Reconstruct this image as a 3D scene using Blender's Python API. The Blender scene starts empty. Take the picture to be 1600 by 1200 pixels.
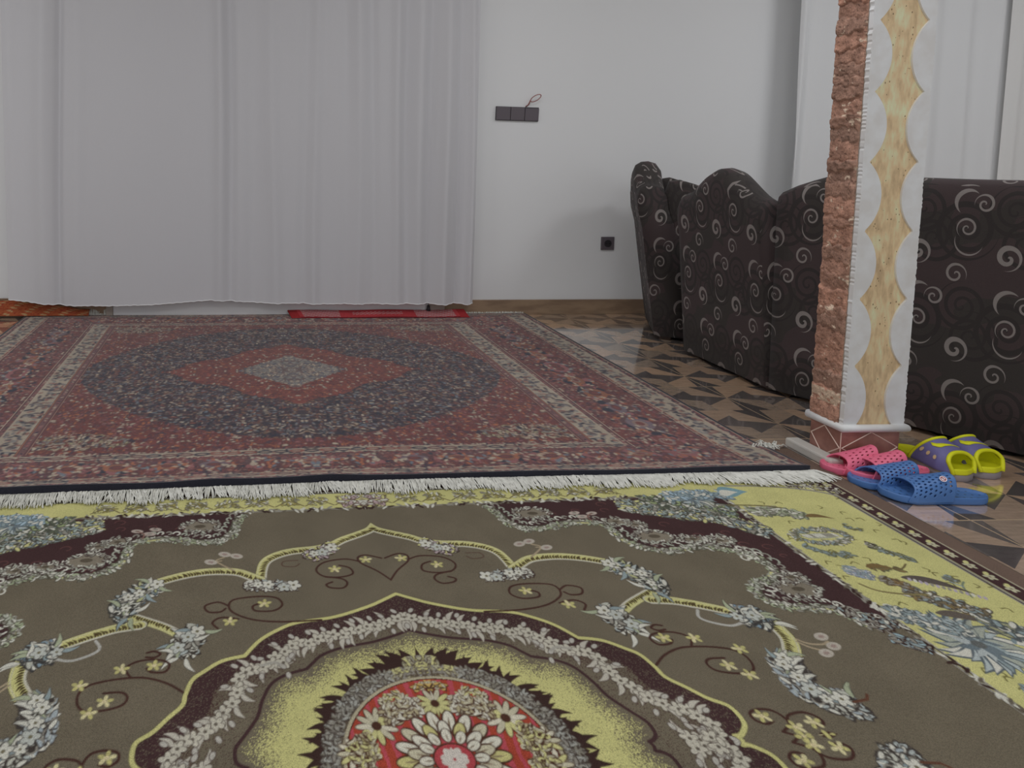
import bpy, bmesh, math, random
import numpy as np
from mathutils import Vector, Matrix
PI = math.pi
scn = bpy.context.scene
col = scn.collection
random.seed(7); rng = np.random.default_rng(7)

# ------------------------------------------------------------------ camera, light, exposure
F, PX, PY, YAW, PITCH, ROLL = 1014.21, 399.72, 316.75, 0.02731, 0.07754, 0.00233
cy_, sy_ = math.cos(YAW), math.sin(YAW)
fwd = Vector((sy_*math.cos(PITCH), cy_*math.cos(PITCH), -math.sin(PITCH)))
r0 = Vector((cy_, -sy_, 0)); u0 = r0.cross(fwd)
r2 = math.cos(ROLL)*r0 + math.sin(ROLL)*u0
u2 = -math.sin(ROLL)*r0 + math.cos(ROLL)*u0
cd = bpy.data.cameras.new('camera'); cam = bpy.data.objects.new('camera', cd); col.objects.link(cam)
cam.matrix_world = Matrix(((r2.x, u2.x, -fwd.x, 0), (r2.y, u2.y, -fwd.y, 0), (r2.z, u2.z, -fwd.z, 1.0), (0, 0, 0, 1)))
cd.sensor_fit = 'HORIZONTAL'; cd.sensor_width = 36; cd.lens = F*36/1600
cd.shift_x = (800-PX)/1600; cd.shift_y = (PY-600)/1600
cd.clip_start = .02
scn.camera = cam

W = bpy.data.worlds.new('ambient_fill'); scn.world = W; W.use_nodes = True  # added ambient fill, entering by the open front of the room
W.node_tree.nodes['Background'].inputs[0].default_value = (.92, .955, 1.0, 1)
W.node_tree.nodes['Background'].inputs[1].default_value = 0.55

def area(name, loc, size, watts, color=(.955, .975, 1.0), rot=(0, 0, 0), sy=None):
    l = bpy.data.lights.new(name, 'AREA'); l.energy = watts; l.color = color
    l.shape = 'RECTANGLE'; l.size = size*1.6; l.size_y = sy or size
    o = bpy.data.objects.new(name, l); o.location = loc; o.rotation_euler = rot; col.objects.link(o); return o
for lx, ly, w in ((-1.2, .3, 14), (1.6, .1, 14), (1.2, 2.0, 13), (3.9, 2.0, 20), (-1.9, 1.9, 15)):
    area('ceiling_panel_light', (lx, ly, 2.78), .6, w)

scn.view_settings.view_transform = 'Standard'; scn.view_settings.look = 'None'
scn.view_settings.gamma = 1; scn.view_settings.use_curve_mapping = False
scn.view_settings.exposure = -0.05

# ------------------------------------------------------------------ helpers
K = .50
def lin(c):
    c = np.asarray(c, float)/255
    return np.where(c <= .04045, c/12.92, ((c+.055)/1.055)**2.4)
def alb(c, k=None):                     # surface colour from an sRGB swatch
    return np.clip(lin(c)/(k or K), .004, .86)
def A4(c, k=None): return (*[float(x) for x in alb(c, k)], 1)

def mat(name, c=(128, 128, 128), rough=.7, spec=.3, k=None, bump=None, sheen=0, var=None, metal=0):
    m = bpy.data.materials.new(name); m.use_nodes = True; nt = m.node_tree
    b = nt.nodes['Principled BSDF']
    b.inputs['Base Color'].default_value = A4(c, k); b.inputs['Roughness'].default_value = rough
    b.inputs['Specular IOR Level'].default_value = spec; b.inputs['Metallic'].default_value = metal
    if sheen: b.inputs['Sheen Weight'].default_value = sheen
    co = nt.nodes.new('ShaderNodeTexCoord')
    if var:                              # (scale, other colour, detail)
        n = nt.nodes.new('ShaderNodeTexNoise'); n.inputs['Scale'].default_value = var[0]; n.inputs['Detail'].default_value = 6
        if len(var) > 2:
            mp = nt.nodes.new('ShaderNodeMapping'); mp.inputs['Scale'].default_value = var[2]
            nt.links.new(co.outputs['Object'], mp.inputs[0]); nt.links.new(mp.outputs[0], n.inputs['Vector'])
        else: nt.links.new(co.outputs['Object'], n.inputs['Vector'])
        r = nt.nodes.new('ShaderNodeValToRGB'); r.color_ramp.elements[0].color = A4(c, k); r.color_ramp.elements[1].color = A4(var[1], k)
        r.color_ramp.elements[0].position = .38; r.color_ramp.elements[1].position = .62
        nt.links.new(n.outputs[0], r.inputs[0]); nt.links.new(r.outputs[0], b.inputs['Base Color'])
    if bump:                             # (scale, strength)
        n = nt.nodes.new('ShaderNodeTexNoise'); n.inputs['Scale'].default_value = bump[0]; n.inputs['Detail'].default_value = 4
        nt.links.new(co.outputs['Object'], n.inputs['Vector'])
        bp = nt.nodes.new('ShaderNodeBump'); bp.inputs['Strength'].default_value = bump[1]; bp.inputs['Distance'].default_value = .004
        nt.links.new(n.outputs[0], bp.inputs['Height']); nt.links.new(bp.outputs[0], b.inputs['Normal'])
    return m

def link_mesh(name, verts, faces, m, parent=None, smooth=False):
    me = bpy.data.meshes.new(name)
    me.from_pydata([tuple(v) for v in verts], [], [tuple(f) for f in faces]); me.update()
    if smooth: me.polygons.foreach_set('use_smooth', [True]*len(me.polygons))
    if m: me.materials.append(m)
    o = bpy.data.objects.new(name, me); col.objects.link(o); o.parent = parent
    return o
def bm_obj(name, bm, m, parent=None, smooth=False, bevel=0, seg=2):
    if bevel: bmesh.ops.bevel(bm, geom=list(bm.edges), offset=bevel, segments=seg, affect='EDGES', profile=.5)
    bmesh.ops.recalc_face_normals(bm, faces=list(bm.faces))
    me = bpy.data.meshes.new(name); bm.to_mesh(me); bm.free()
    if smooth: me.polygons.foreach_set('use_smooth', [True]*len(me.polygons))
    if m: me.materials.append(m)
    o = bpy.data.objects.new(name, me); col.objects.link(o); o.parent = parent
    return o
def box_bm(x0, x1, y0, y1, z0, z1, bm=None):
    bm = bm or bmesh.new()
    v = [bm.verts.new(p) for p in ((x0,y0,z0),(x1,y0,z0),(x1,y1,z0),(x0,y1,z0),(x0,y0,z1),(x1,y0,z1),(x1,y1,z1),(x0,y1,z1))]
    for f in ((0,3,2,1),(4,5,6,7),(0,1,5,4),(1,2,6,5),(2,3,7,6),(3,0,4,7)): bm.faces.new([v[i] for i in f])
    return bm
def box(name, x0, x1, y0, y1, z0, z1, m, parent=None, bevel=0):
    return bm_obj(name, box_bm(x0,x1,y0,y1,z0,z1), m, parent, bevel=bevel)
def prism(name, outline, lo, hi, m, parent=None, axis='z', bevel=0, smooth=False):
    """outline: 2-D polygon extruded along an axis."""
    bm = bmesh.new()
    def P(p, h): return {'z': (p[0], p[1], h), 'y': (p[0], h, p[1]), 'x': (h, p[0], p[1])}[axis]
    a = [bm.verts.new(P(p, lo)) for p in outline]; b = [bm.verts.new(P(p, hi)) for p in outline]
    n = len(outline)
    bm.faces.new(a); bm.faces.new(b[::-1])
    for i in range(n): bm.faces.new((a[i], a[(i+1) % n], b[(i+1) % n], b[i]))
    bmesh.ops.triangulate(bm, faces=[f for f in bm.faces if len(f.verts) > 4])
    return bm_obj(name, bm, m, parent, smooth=smooth, bevel=0)
def tube(path, r, n=6, verts=None, faces=None, cap=True):
    verts = [] if verts is None else verts; faces = [] if faces is None else faces
    path = [Vector(p) for p in path]; base = len(verts)
    for i, p in enumerate(path):
        t = (path[min(i+1, len(path)-1)]-path[max(i-1, 0)]).normalized()
        a = t.cross(Vector((0, 0, 1)))
        if a.length < .05: a = t.cross(Vector((0, 1, 0)))
        a.normalize(); b = t.cross(a); rr = r[i] if isinstance(r, (list, tuple)) else r
        for k in range(n):
            q = p + rr*(math.cos(2*PI*k/n)*a + math.sin(2*PI*k/n)*b); verts.append(tuple(q))
    for i in range(len(path)-1):
        for k in range(n):
            faces.append((base+i*n+k, base+i*n+(k+1) % n, base+(i+1)*n+(k+1) % n, base+(i+1)*n+k))
    if cap:
        faces.append(tuple(base+k for k in range(n))[::-1]); faces.append(tuple(base+(len(path)-1)*n+k for k in range(n)))
    return verts, faces
def loft(name, rings, m, parent=None, smooth=True, caps=True):
    n = len(rings[0]); v = [p for r in rings for p in r]; f = []
    for i in range(len(rings)-1):
        for k in range(n): f.append((i*n+k, i*n+(k+1) % n, (i+1)*n+(k+1) % n, (i+1)*n+k))
    if caps: f.append(tuple(range(n))[::-1]); f.append(tuple((len(rings)-1)*n+k for k in range(n)))
    return link_mesh(name, v, f, m, parent, smooth)
def tag(o, label=None, cat=None, group=None, kind=None):
    if label: o['label'] = label
    if cat: o['category'] = cat
    if group: o['group'] = group
    if kind: o['kind'] = kind
    return o
def thing(name, label, cat, loc=(0, 0, 0), rz=0, group=None):
    o = bpy.data.objects.new(name, None); o.empty_display_size = .05; col.objects.link(o)
    o.location = loc; o.rotation_euler = (0, 0, rz)
    return tag(o, label, cat, group)

def grid_mesh(name, X, Y, Z, RGB, m, parent=None):
    """dense sheet from 2-D arrays with its woven or dyed pattern as a colour attribute."""
    H, Wd = X.shape
    me = bpy.data.meshes.new(name)
    co = np.stack([X, Y, Z], -1).astype(np.float32).reshape(-1)
    me.vertices.add(H*Wd); me.vertices.foreach_set('co', co)
    i = np.arange(H*Wd).reshape(H, Wd)
    q = np.stack([i[:-1, :-1], i[:-1, 1:], i[1:, 1:], i[1:, :-1]], -1).reshape(-1).astype(np.int32)
    nf = (H-1)*(Wd-1)
    me.loops.add(nf*4); me.loops.foreach_set('vertex_index', q)
    me.polygons.add(nf); me.polygons.foreach_set('loop_start', np.arange(nf, dtype=np.int32)*4)
    me.polygons.foreach_set('use_smooth', np.ones(nf, bool))
    me.update(calc_edges=True)
    if RGB is not None:
        at = me.color_attributes.new('weave', 'FLOAT_COLOR', 'POINT')
        c = np.ones((H*Wd, 4), np.float32); c[:, :3] = RGB.reshape(-1, 3); at.data.foreach_set('color', c.reshape(-1))
    me.materials.append(m)
    o = bpy.data.objects.new(name, me); col.objects.link(o); o.parent = parent
    return o
def weave_mat(name, rough=.95, bump=.25, scale=900, sheen=0, gain=1.0, spec=.1):
    m = bpy.data.materials.new(name); m.use_nodes = True; nt = m.node_tree; b = nt.nodes['Principled BSDF']
    a = nt.nodes.new('ShaderNodeVertexColor'); a.layer_name = 'weave'
    co = nt.nodes.new('ShaderNodeTexCoord')
    n = nt.nodes.new('ShaderNodeTexNoise'); n.inputs['Scale'].default_value = scale; n.inputs['Detail'].default_value = 2
    n2 = nt.nodes.new('ShaderNodeTexNoise'); n2.inputs['Scale'].default_value = 9; n2.inputs['Detail'].default_value = 5
    mr = nt.nodes.new('ShaderNodeMapRange'); mr.inputs[1].default_value = .3; mr.inputs[2].default_value = .7
    mr.inputs[3].default_value = .72*gain; mr.inputs[4].default_value = 1.28*gain
    mr2 = nt.nodes.new('ShaderNodeMapRange'); mr2.inputs[1].default_value = .3; mr2.inputs[2].default_value = .7
    mr2.inputs[3].default_value = .92; mr2.inputs[4].default_value = 1.08
    mu = nt.nodes.new('ShaderNodeMath'); mu.operation = 'MULTIPLY'
    vm = nt.nodes.new('ShaderNodeVectorMath'); vm.operation = 'SCALE'
    L = nt.links.new
    L(co.outputs['Object'], n.inputs['Vector']); L(co.outputs['Object'], n2.inputs['Vector'])
    L(n.outputs[0], mr.inputs[0]); L(n2.outputs[0], mr2.inputs[0]); L(mr.outputs[0], mu.inputs[0]); L(mr2.outputs[0], mu.inputs[1])
    L(a.outputs[0], vm.inputs[0]); L(mu.outputs[0], vm.inputs['Scale']); L(vm.outputs[0], b.inputs['Base Color'])
    bp = nt.nodes.new('ShaderNodeBump'); bp.inputs['Strength'].default_value = bump; bp.inputs['Distance'].default_value = .002
    L(n.outputs[0], bp.inputs['Height']); L(bp.outputs[0], b.inputs['Normal'])
    b.inputs['Roughness'].default_value = rough; b.inputs['Specular IOR Level'].default_value = spec
    b.inputs['Sheen Weight'].default_value = sheen
    return m

# ------------------------------------------------------------------ pattern drawing for the carpets (one quarter, mirrored)
class Canvas:
    def __init__(s, w, h, res, c):
        s.res = res; s.W = int(w/res)+2; s.H = int(h/res)+2
        s.C = np.empty((s.H, s.W, 3)); s.C[:] = alb(c, KR)
        s.x = np.arange(s.W)*res; s.y = np.arange(s.H)*res
        s.XX, s.YY = np.meshgrid(s.x, s.y)
    def sl(s, x0, x1, y0, y1):
        i0 = max(0, int(x0/s.res)-1); i1 = min(s.W, int(x1/s.res)+3); j0 = max(0, int(y0/s.res)-1); j1 = min(s.H, int(y1/s.res)+3)
        if i1 <= i0 or j1 <= j0: return None
        return slice(j0, j1), slice(i0, i1)
    def put(s, q, a, c):
        a = np.clip(a, 0, 1)[..., None]; s.C[q] = s.C[q]*(1-a) + alb(c, KR)*a
    def ell(s, cx, cy, a, b, rot, c):
        R = max(a, b); q = s.sl(cx-R, cx+R, cy-R, cy+R)
        if not q: return
        dx = s.XX[q]-cx; dy = s.YY[q]-cy; ca, sa = math.cos(rot), math.sin(rot)
        d = np.hypot((dx*ca+dy*sa)/a, (-dx*sa+dy*ca)/b)
        s.put(q, (1-d)*min(a, b)/s.res+.5, c)
    def stroke(s, pts, w, c, w1=None):
        n = len(pts)-1
        for i in range(n):
            (x0, y0), (x1, y1) = pts[i], pts[i+1]
            ww = w if w1 is None else w+(w1-w)*(i+.5)/n
            q = s.sl(min(x0, x1)-ww, max(x0, x1)+ww, min(y0, y1)-ww, max(y0, y1)+ww)
            if not q: continue
            X = s.XX[q]-x0; Y = s.YY[q]-y0; dx, dy = x1-x0, y1-y0; l2 = dx*dx+dy*dy+1e-12
            t = np.clip((X*dx+Y*dy)/l2, 0, 1); d = np.hypot(X-t*dx, Y-t*dy)
            s.put(q, (ww/2-d)/s.res+.5, c)
    def inside(s, pts):
        m = np.zeros((s.H, s.W), bool); n = len(pts)
        for i in range(n):
            (x0, y0), (x1, y1) = pts[i], pts[(i+1) % n]
            if y0 == y1: continue
            c = ((s.YY > min(y0, y1)) & (s.YY <= max(y0, y1)) & (s.XX < (x1-x0)*(s.YY-y0)/(y1-y0)+x0)); m ^= c
        return m
    def fill(s, m, c): s.C[m] = alb(c, KR)
    def dist(s, pts, reach):
        D = np.full((s.H, s.W), 9.0)
        for i in range(len(pts)-1):
            (x0, y0), (x1, y1) = pts[i], pts[i+1]
            q = s.sl(min(x0, x1)-reach, max(x0, x1)+reach, min(y0, y1)-reach, max(y0, y1)+reach)
            if not q: continue
            X = s.XX[q]-x0; Y = s.YY[q]-y0; dx, dy = x1-x0, y1-y0; l2 = dx*dx+dy*dy+1e-12
            t = np.clip((X*dx+Y*dy)/l2, 0, 1); D[q] = np.minimum(D[q], np.hypot(X-t*dx, Y-t*dy))
        return D
    def flower(s, x, y, r, n, c, cc=None, rot=None, out=None, asp=.42):
        rot = random.random()*6 if rot is None else rot
        for ps in ((out, 1.25), (c, 1.0)):
            if ps[0] is None: continue
            for k in range(n):
                a = rot+2*PI*k/n; s.ell(x+r*.58*math.cos(a), y+r*.58*math.sin(a), r*.46*ps[1], r*asp*.75*ps[1], a, ps[0])
        if cc: s.ell(x, y, r*.22, r*.22, 0, cc)
    def leaf(s, x, y, l, w, a, c):
        q = s.sl(x-l, x+l, y-l, y+l)
        if not q: return
        dx = s.XX[q]-x; dy = s.YY[q]-y; ca, sa = math.cos(a), math.sin(a)
        t = (dx*ca+dy*sa)/l; n = -dx*sa+dy*ca
        t = np.clip(t, 0, 1); hw = w*np.sin(PI*t**.7)*(1-.25*t)
        d = np.hypot(np.maximum(0, np.abs((dx*ca+dy*sa)/l-.5)-.5)*l, np.maximum(0, np.abs(n-.12*l*np.sin(PI*t))-hw))
        s.put(q, 1-d/s.res, c)
    def sample(s, u, v):
        x = np.abs(u)/s.res; y = np.abs(v)/s.res
        i = np.clip(x.astype(int), 0, s.W-2); j = np.clip(y.astype(int), 0, s.H-2)
        fx = np.clip(x-i, 0, 1)[..., None]; fy = np.clip(y-j, 0, 1)[..., None]; C = s.C
        return (C[j, i]*(1-fx)+C[j, i+1]*fx)*(1-fy)+(C[j+1, i]*(1-fx)+C[j+1, i+1]*fx)*fy
KR = .80
def smooth(pts, n=6):
    P = [pts[0]]+list(pts)+[pts[-1]]; o = []
    for i in range(1, len(P)-2):
        p0, p1, p2, p3 = [np.array(P[j], float) for j in (i-1, i, i+1, i+2)]
        for k in range(n):
            t = k/n; o.append(tuple(.5*((2*p1)+(-p0+p2)*t+(2*p0-5*p1+4*p2-p3)*t*t+(-p0+3*p1-3*p2+p3)*t**3)))
    o.append(tuple(pts[-1])); return o
def along(pts, step):
    """points with tangents every step."""
    o = []; acc = 0
    for i in range(len(pts)-1):
        a = np.array(pts[i]); b = np.array(pts[i+1]); l = np.hypot(*(b-a)); 
        if l < 1e-9: continue
        t = (b-a)/l
        while acc < l: p = a+t*acc; o.append((p[0], p[1], t[0], t[1])); acc += step
        acc -= l
    return o
def offset(pts, d):
    o = []
    for i, p in enumerate(pts):
        a = np.array(pts[max(i-1, 0)]); b = np.array(pts[min(i+1, len(pts)-1)]); t = b-a; l = np.hypot(*t)+1e-9; t = t/l
        o.append((p[0]-t[1]*d, p[1]+t[0]*d))
    return o

# traced carpet lines (metres from the carpet centre)
TR = {
 'scallop':[(-0.001,0.4),(0.036,0.38),(0.074,0.362),(0.149,0.337),(0.229,0.326),(0.272,0.308),(0.311,0.281),(0.342,0.243)],
 'scallop2':[(0.342,0.243),(0.386,0.233),(0.421,0.209),(0.441,0.191),(0.451,0.16),(0.455,0.136),(0.478,0.111),(0.501,0.085),(0.526,0.067),(0.53,0.045),(0.525,0.027),(0.505,0.01),(0.492,0.008)],
 'scallop3':[(0.492,0.008),(0.507,0.005),(0.519,-0.002),(0.526,-0.015),(0.531,-0.03),(0.531,-0.043)],
 'line1':[(-0.001,0.289),(0.028,0.277),(0.082,0.261),(0.147,0.25),(0.189,0.234),(0.21,0.215),(0.223,0.202)],
 'line2':[(0.223,0.202),(0.265,0.19),(0.293,0.171),(0.311,0.136),(0.32,0.104),(0.338,0.075),(0.354,0.053),(0.36,0.041),(0.359,0.022),(0.351,0.013),(0.339,0.008)],
 'line3':[(0.339,0.008),(0.349,-0.002),(0.358,-0.015),(0.366,-0.031)],
 'garl1':[(0.001,0.326),(0.056,0.305),(0.096,0.303),(0.146,0.286),(0.187,0.276),(0.233,0.266),(0.269,0.248),(0.288,0.224),(0.258,0.214)],
 'garl2':[(0.308,0.216),(0.344,0.202),(0.357,0.166),(0.369,0.132),(0.391,0.098),(0.407,0.079),(0.433,0.067),(0.457,0.048),(0.471,0.034),(0.463,0.015),(0.427,0.008),(0.404,0.009)],
 'garl3':[(0.45,0.006),(0.462,-0.013),(0.473,-0.029),(0.482,-0.039)],
 'rib1':[(-0.006,0.681),(0.009,0.648),(0.042,0.63),(0.087,0.609),(0.118,0.589),(0.163,0.576),(0.222,0.57),(0.265,0.554),(0.291,0.529),(0.301,0.482),(0.3,0.452)],
 'rib2':[(0.326,0.485),(0.362,0.501),(0.424,0.506),(0.48,0.497),(0.53,0.48),(0.552,0.467)],
 'rib2b':[(0.589,0.371),(0.547,0.351),(0.508,0.331),(0.479,0.311)],
 'rib3':[(0.558,0.342),(0.608,0.335),(0.644,0.323),(0.594,0.331),(0.613,0.327),(0.66,0.317),(0.7,0.299),(0.725,0.283)],
 'rib4':[(0.772,0.263),(0.774,0.236),(0.767,0.204),(0.742,0.169)],
 'cl1':[(0.117,0.584),(0.157,0.557),(0.189,0.545)],
 'cl2':[(0.221,0.441),(0.256,0.443),(0.3,0.452),(0.338,0.45)],
 'cl3':[(0.548,0.47),(0.569,0.447),(0.595,0.423),(0.604,0.394),(0.586,0.375)],
 'cl4':[(0.438,0.314),(0.462,0.291),(0.468,0.277),(0.464,0.254)],
 'cl5':[(0.722,0.28),(0.753,0.278),(0.769,0.259)],
 'cl6':[(0.717,0.17),(0.711,0.142),(0.696,0.104),(0.708,0.077),(0.728,0.061),(0.762,0.058)],
 'loop':[(0.644,0.303),(0.632,0.283),(0.644,0.268),(0.68,0.254),(0.711,0.26)],
 'stem1':[(0.365,0.507),(0.395,0.531),(0.408,0.547),(0.389,0.558)],
 'buds':[(0.359,0.561),(0.388,0.57),(0.421,0.542),(0.844,0.212),(0.846,0.186),(0.815,0.17)],
 'stem2':[(0.786,0.209),(0.801,0.196),(0.827,0.192),(0.846,0.198)],
 'stem3':[(0.781,0.203),(0.796,0.186),(0.818,0.175)],
 'h1':[(-0.002,0.444),(0.024,0.48),(0.058,0.513),(0.061,0.535),(0.04,0.543),(0.004,0.528)],
 'h2':[(0.06,0.519),(0.095,0.531),(0.146,0.522),(0.169,0.496),(0.155,0.471),(0.116,0.465),(0.085,0.475),(0.089,0.497),(0.112,0.508)],
 'h3':[(0.151,0.468),(0.114,0.459),(0.103,0.443),(0.116,0.427),(0.144,0.43),(0.152,0.441),(0.137,0.449)],
 'h4':[(0.209,0.534),(0.244,0.532),(0.247,0.515),(0.219,0.511),(0.207,0.521)],
 's1':[(0.178,0.33),(0.257,0.33),(0.32,0.34),(0.363,0.363),(0.375,0.386),(0.363,0.406),(0.31,0.412),(0.27,0.405),(0.258,0.382),(0.278,0.365),(0.316,0.367),(0.323,0.381),(0.31,0.389)],
 's2':[(0.375,0.386),(0.399,0.4),(0.427,0.39),(0.419,0.371),(0.394,0.369),(0.382,0.379)],
 's3':[(0.354,0.345),(0.39,0.352),(0.409,0.338),(0.397,0.32)],
 'g1':[(0.456,0.164),(0.487,0.186),(0.525,0.201),(0.556,0.204),(0.596,0.201),(0.632,0.192),(0.647,0.175),(0.644,0.151),(0.627,0.135),(0.593,0.135),(0.563,0.144),(0.557,0.161),(0.571,0.172),(0.602,0.172)],
 'g2':[(0.558,0.205),(0.571,0.225),(0.56,0.239),(0.535,0.246),(0.504,0.243),(0.488,0.231),(0.495,0.214),(0.52,0.215),(0.531,0.225)],
 'g3':[(0.536,0.253),(0.52,0.251),(0.509,0.259),(0.521,0.267),(0.536,0.264)],
 'k1':[(0.581,0.01),(0.605,0.024),(0.606,0.038),(0.596,0.052),(0.574,0.056),(0.554,0.05),(0.551,0.036),(0.565,0.027),(0.581,0.031)],
 'k2':[(0.606,0.028),(0.617,0.04),(0.644,0.045),(0.661,0.039),(0.668,0.027),(0.663,0.019),(0.65,0.018),(0.64,0.027)],
 'k3':[(0.581,0.01),(0.6,0.0),(0.61,-0.014),(0.625,-0.025),(0.649,-0.025),(0.667,-0.018),(0.672,-0.005),(0.657,0.003),(0.643,0.001),(0.64,-0.009)],
 'k4':[(0.61,-0.014),(0.604,-0.029),(0.588,-0.039),(0.567,-0.036),(0.552,-0.023),(0.56,-0.012),(0.578,-0.011),(0.584,-0.019)],
 'yfl':[(0.044,0.525),(0.125,0.495),(0.297,0.389),(0.372,0.339),(0.596,0.154),(0.517,0.231),(0.579,0.226),(0.65,0.192),(0.62,0.13),(0.57,0.042),(0.65,0.024),(0.652,-0.005),(0.571,-0.021),(0.611,0.017),(0.61,-0.002)],
 'spand':[(0.337,0.736),(0.352,0.721),(0.363,0.684),(0.373,0.648),(0.413,0.624),(0.464,0.625),(0.511,0.639),(0.555,0.644),(0.6,0.641),(0.625,0.622),(0.63,0.589),(0.635,0.557),(0.659,0.532),(0.693,0.511),(0.74,0.507),(0.799,0.522),(0.843,0.515),(0.895,0.489),(0.918,0.459),(0.913,0.486),(0.927,0.454),(0.918,0.417),(0.883,0.39),(0.843,0.379),(0.816,0.347),(0.822,0.321),(0.851,0.3),(0.898,0.29),(0.942,0.287),(0.963,0.261),(0.966,0.238),(1.009,0.252)],
 'spfl':[(0.456,0.695),(0.662,0.641),(0.709,0.625),(0.724,0.57),(0.816,0.552),(0.884,0.544),(0.883,0.542),(0.923,0.353),(0.945,0.393)],
 'smfl':[(0.572,0.689),(0.585,0.67),(0.619,0.684)],
 'tips':[(0.003,0.238),(0.032,0.229),(0.058,0.223),(0.073,0.205),(0.101,0.183),(0.128,0.177),(0.148,0.171),(0.159,0.159),(0.181,0.141),(0.204,0.129),(0.222,0.101),(0.237,0.077),(0.253,0.05),(0.262,0.026),(0.262,-0.013)],
 'ring':[(0.019,0.151),(0.085,0.139),(0.142,0.107),(0.174,0.066),(0.193,0.019),(0.192,-0.014)],
 'corner':[(0.728,0.723),(0.788,0.691),(0.853,0.668),(0.942,0.644),(0.99,0.606),(1.032,0.57),(0.947,0.738),(1.063,0.73),(1.14,0.715),(1.081,0.633),(1.185,0.645),(1.214,0.614)],
 'wreath':[(1.093,0.562),(1.189,0.569),(1.23,0.531),(1.134,0.512)],
 'blue':[(1.081,0.507),(1.112,0.472),(1.168,0.465),(1.249,0.496),(1.272,0.461),(1.297,0.436),(1.229,0.403),(1.163,0.418),(1.264,0.583),(1.29,0.562),(1.308,0.368),(1.317,0.326)],
 'peony':[(1.138,0.176),(1.179,0.322),(1.215,0.293),(1.235,0.345),(1.259,0.323),(1.139,0.249),(1.105,0.382),(1.143,0.352),(1.261,0.223),(1.137,0.119),(1.297,0.263)],
 'guardfl':[(1.394,0.602),(1.395,0.564),(1.406,0.523),(1.404,0.485),(1.397,0.437),(1.402,0.406),(1.41,0.358),(1.411,0.323)],
}
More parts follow.
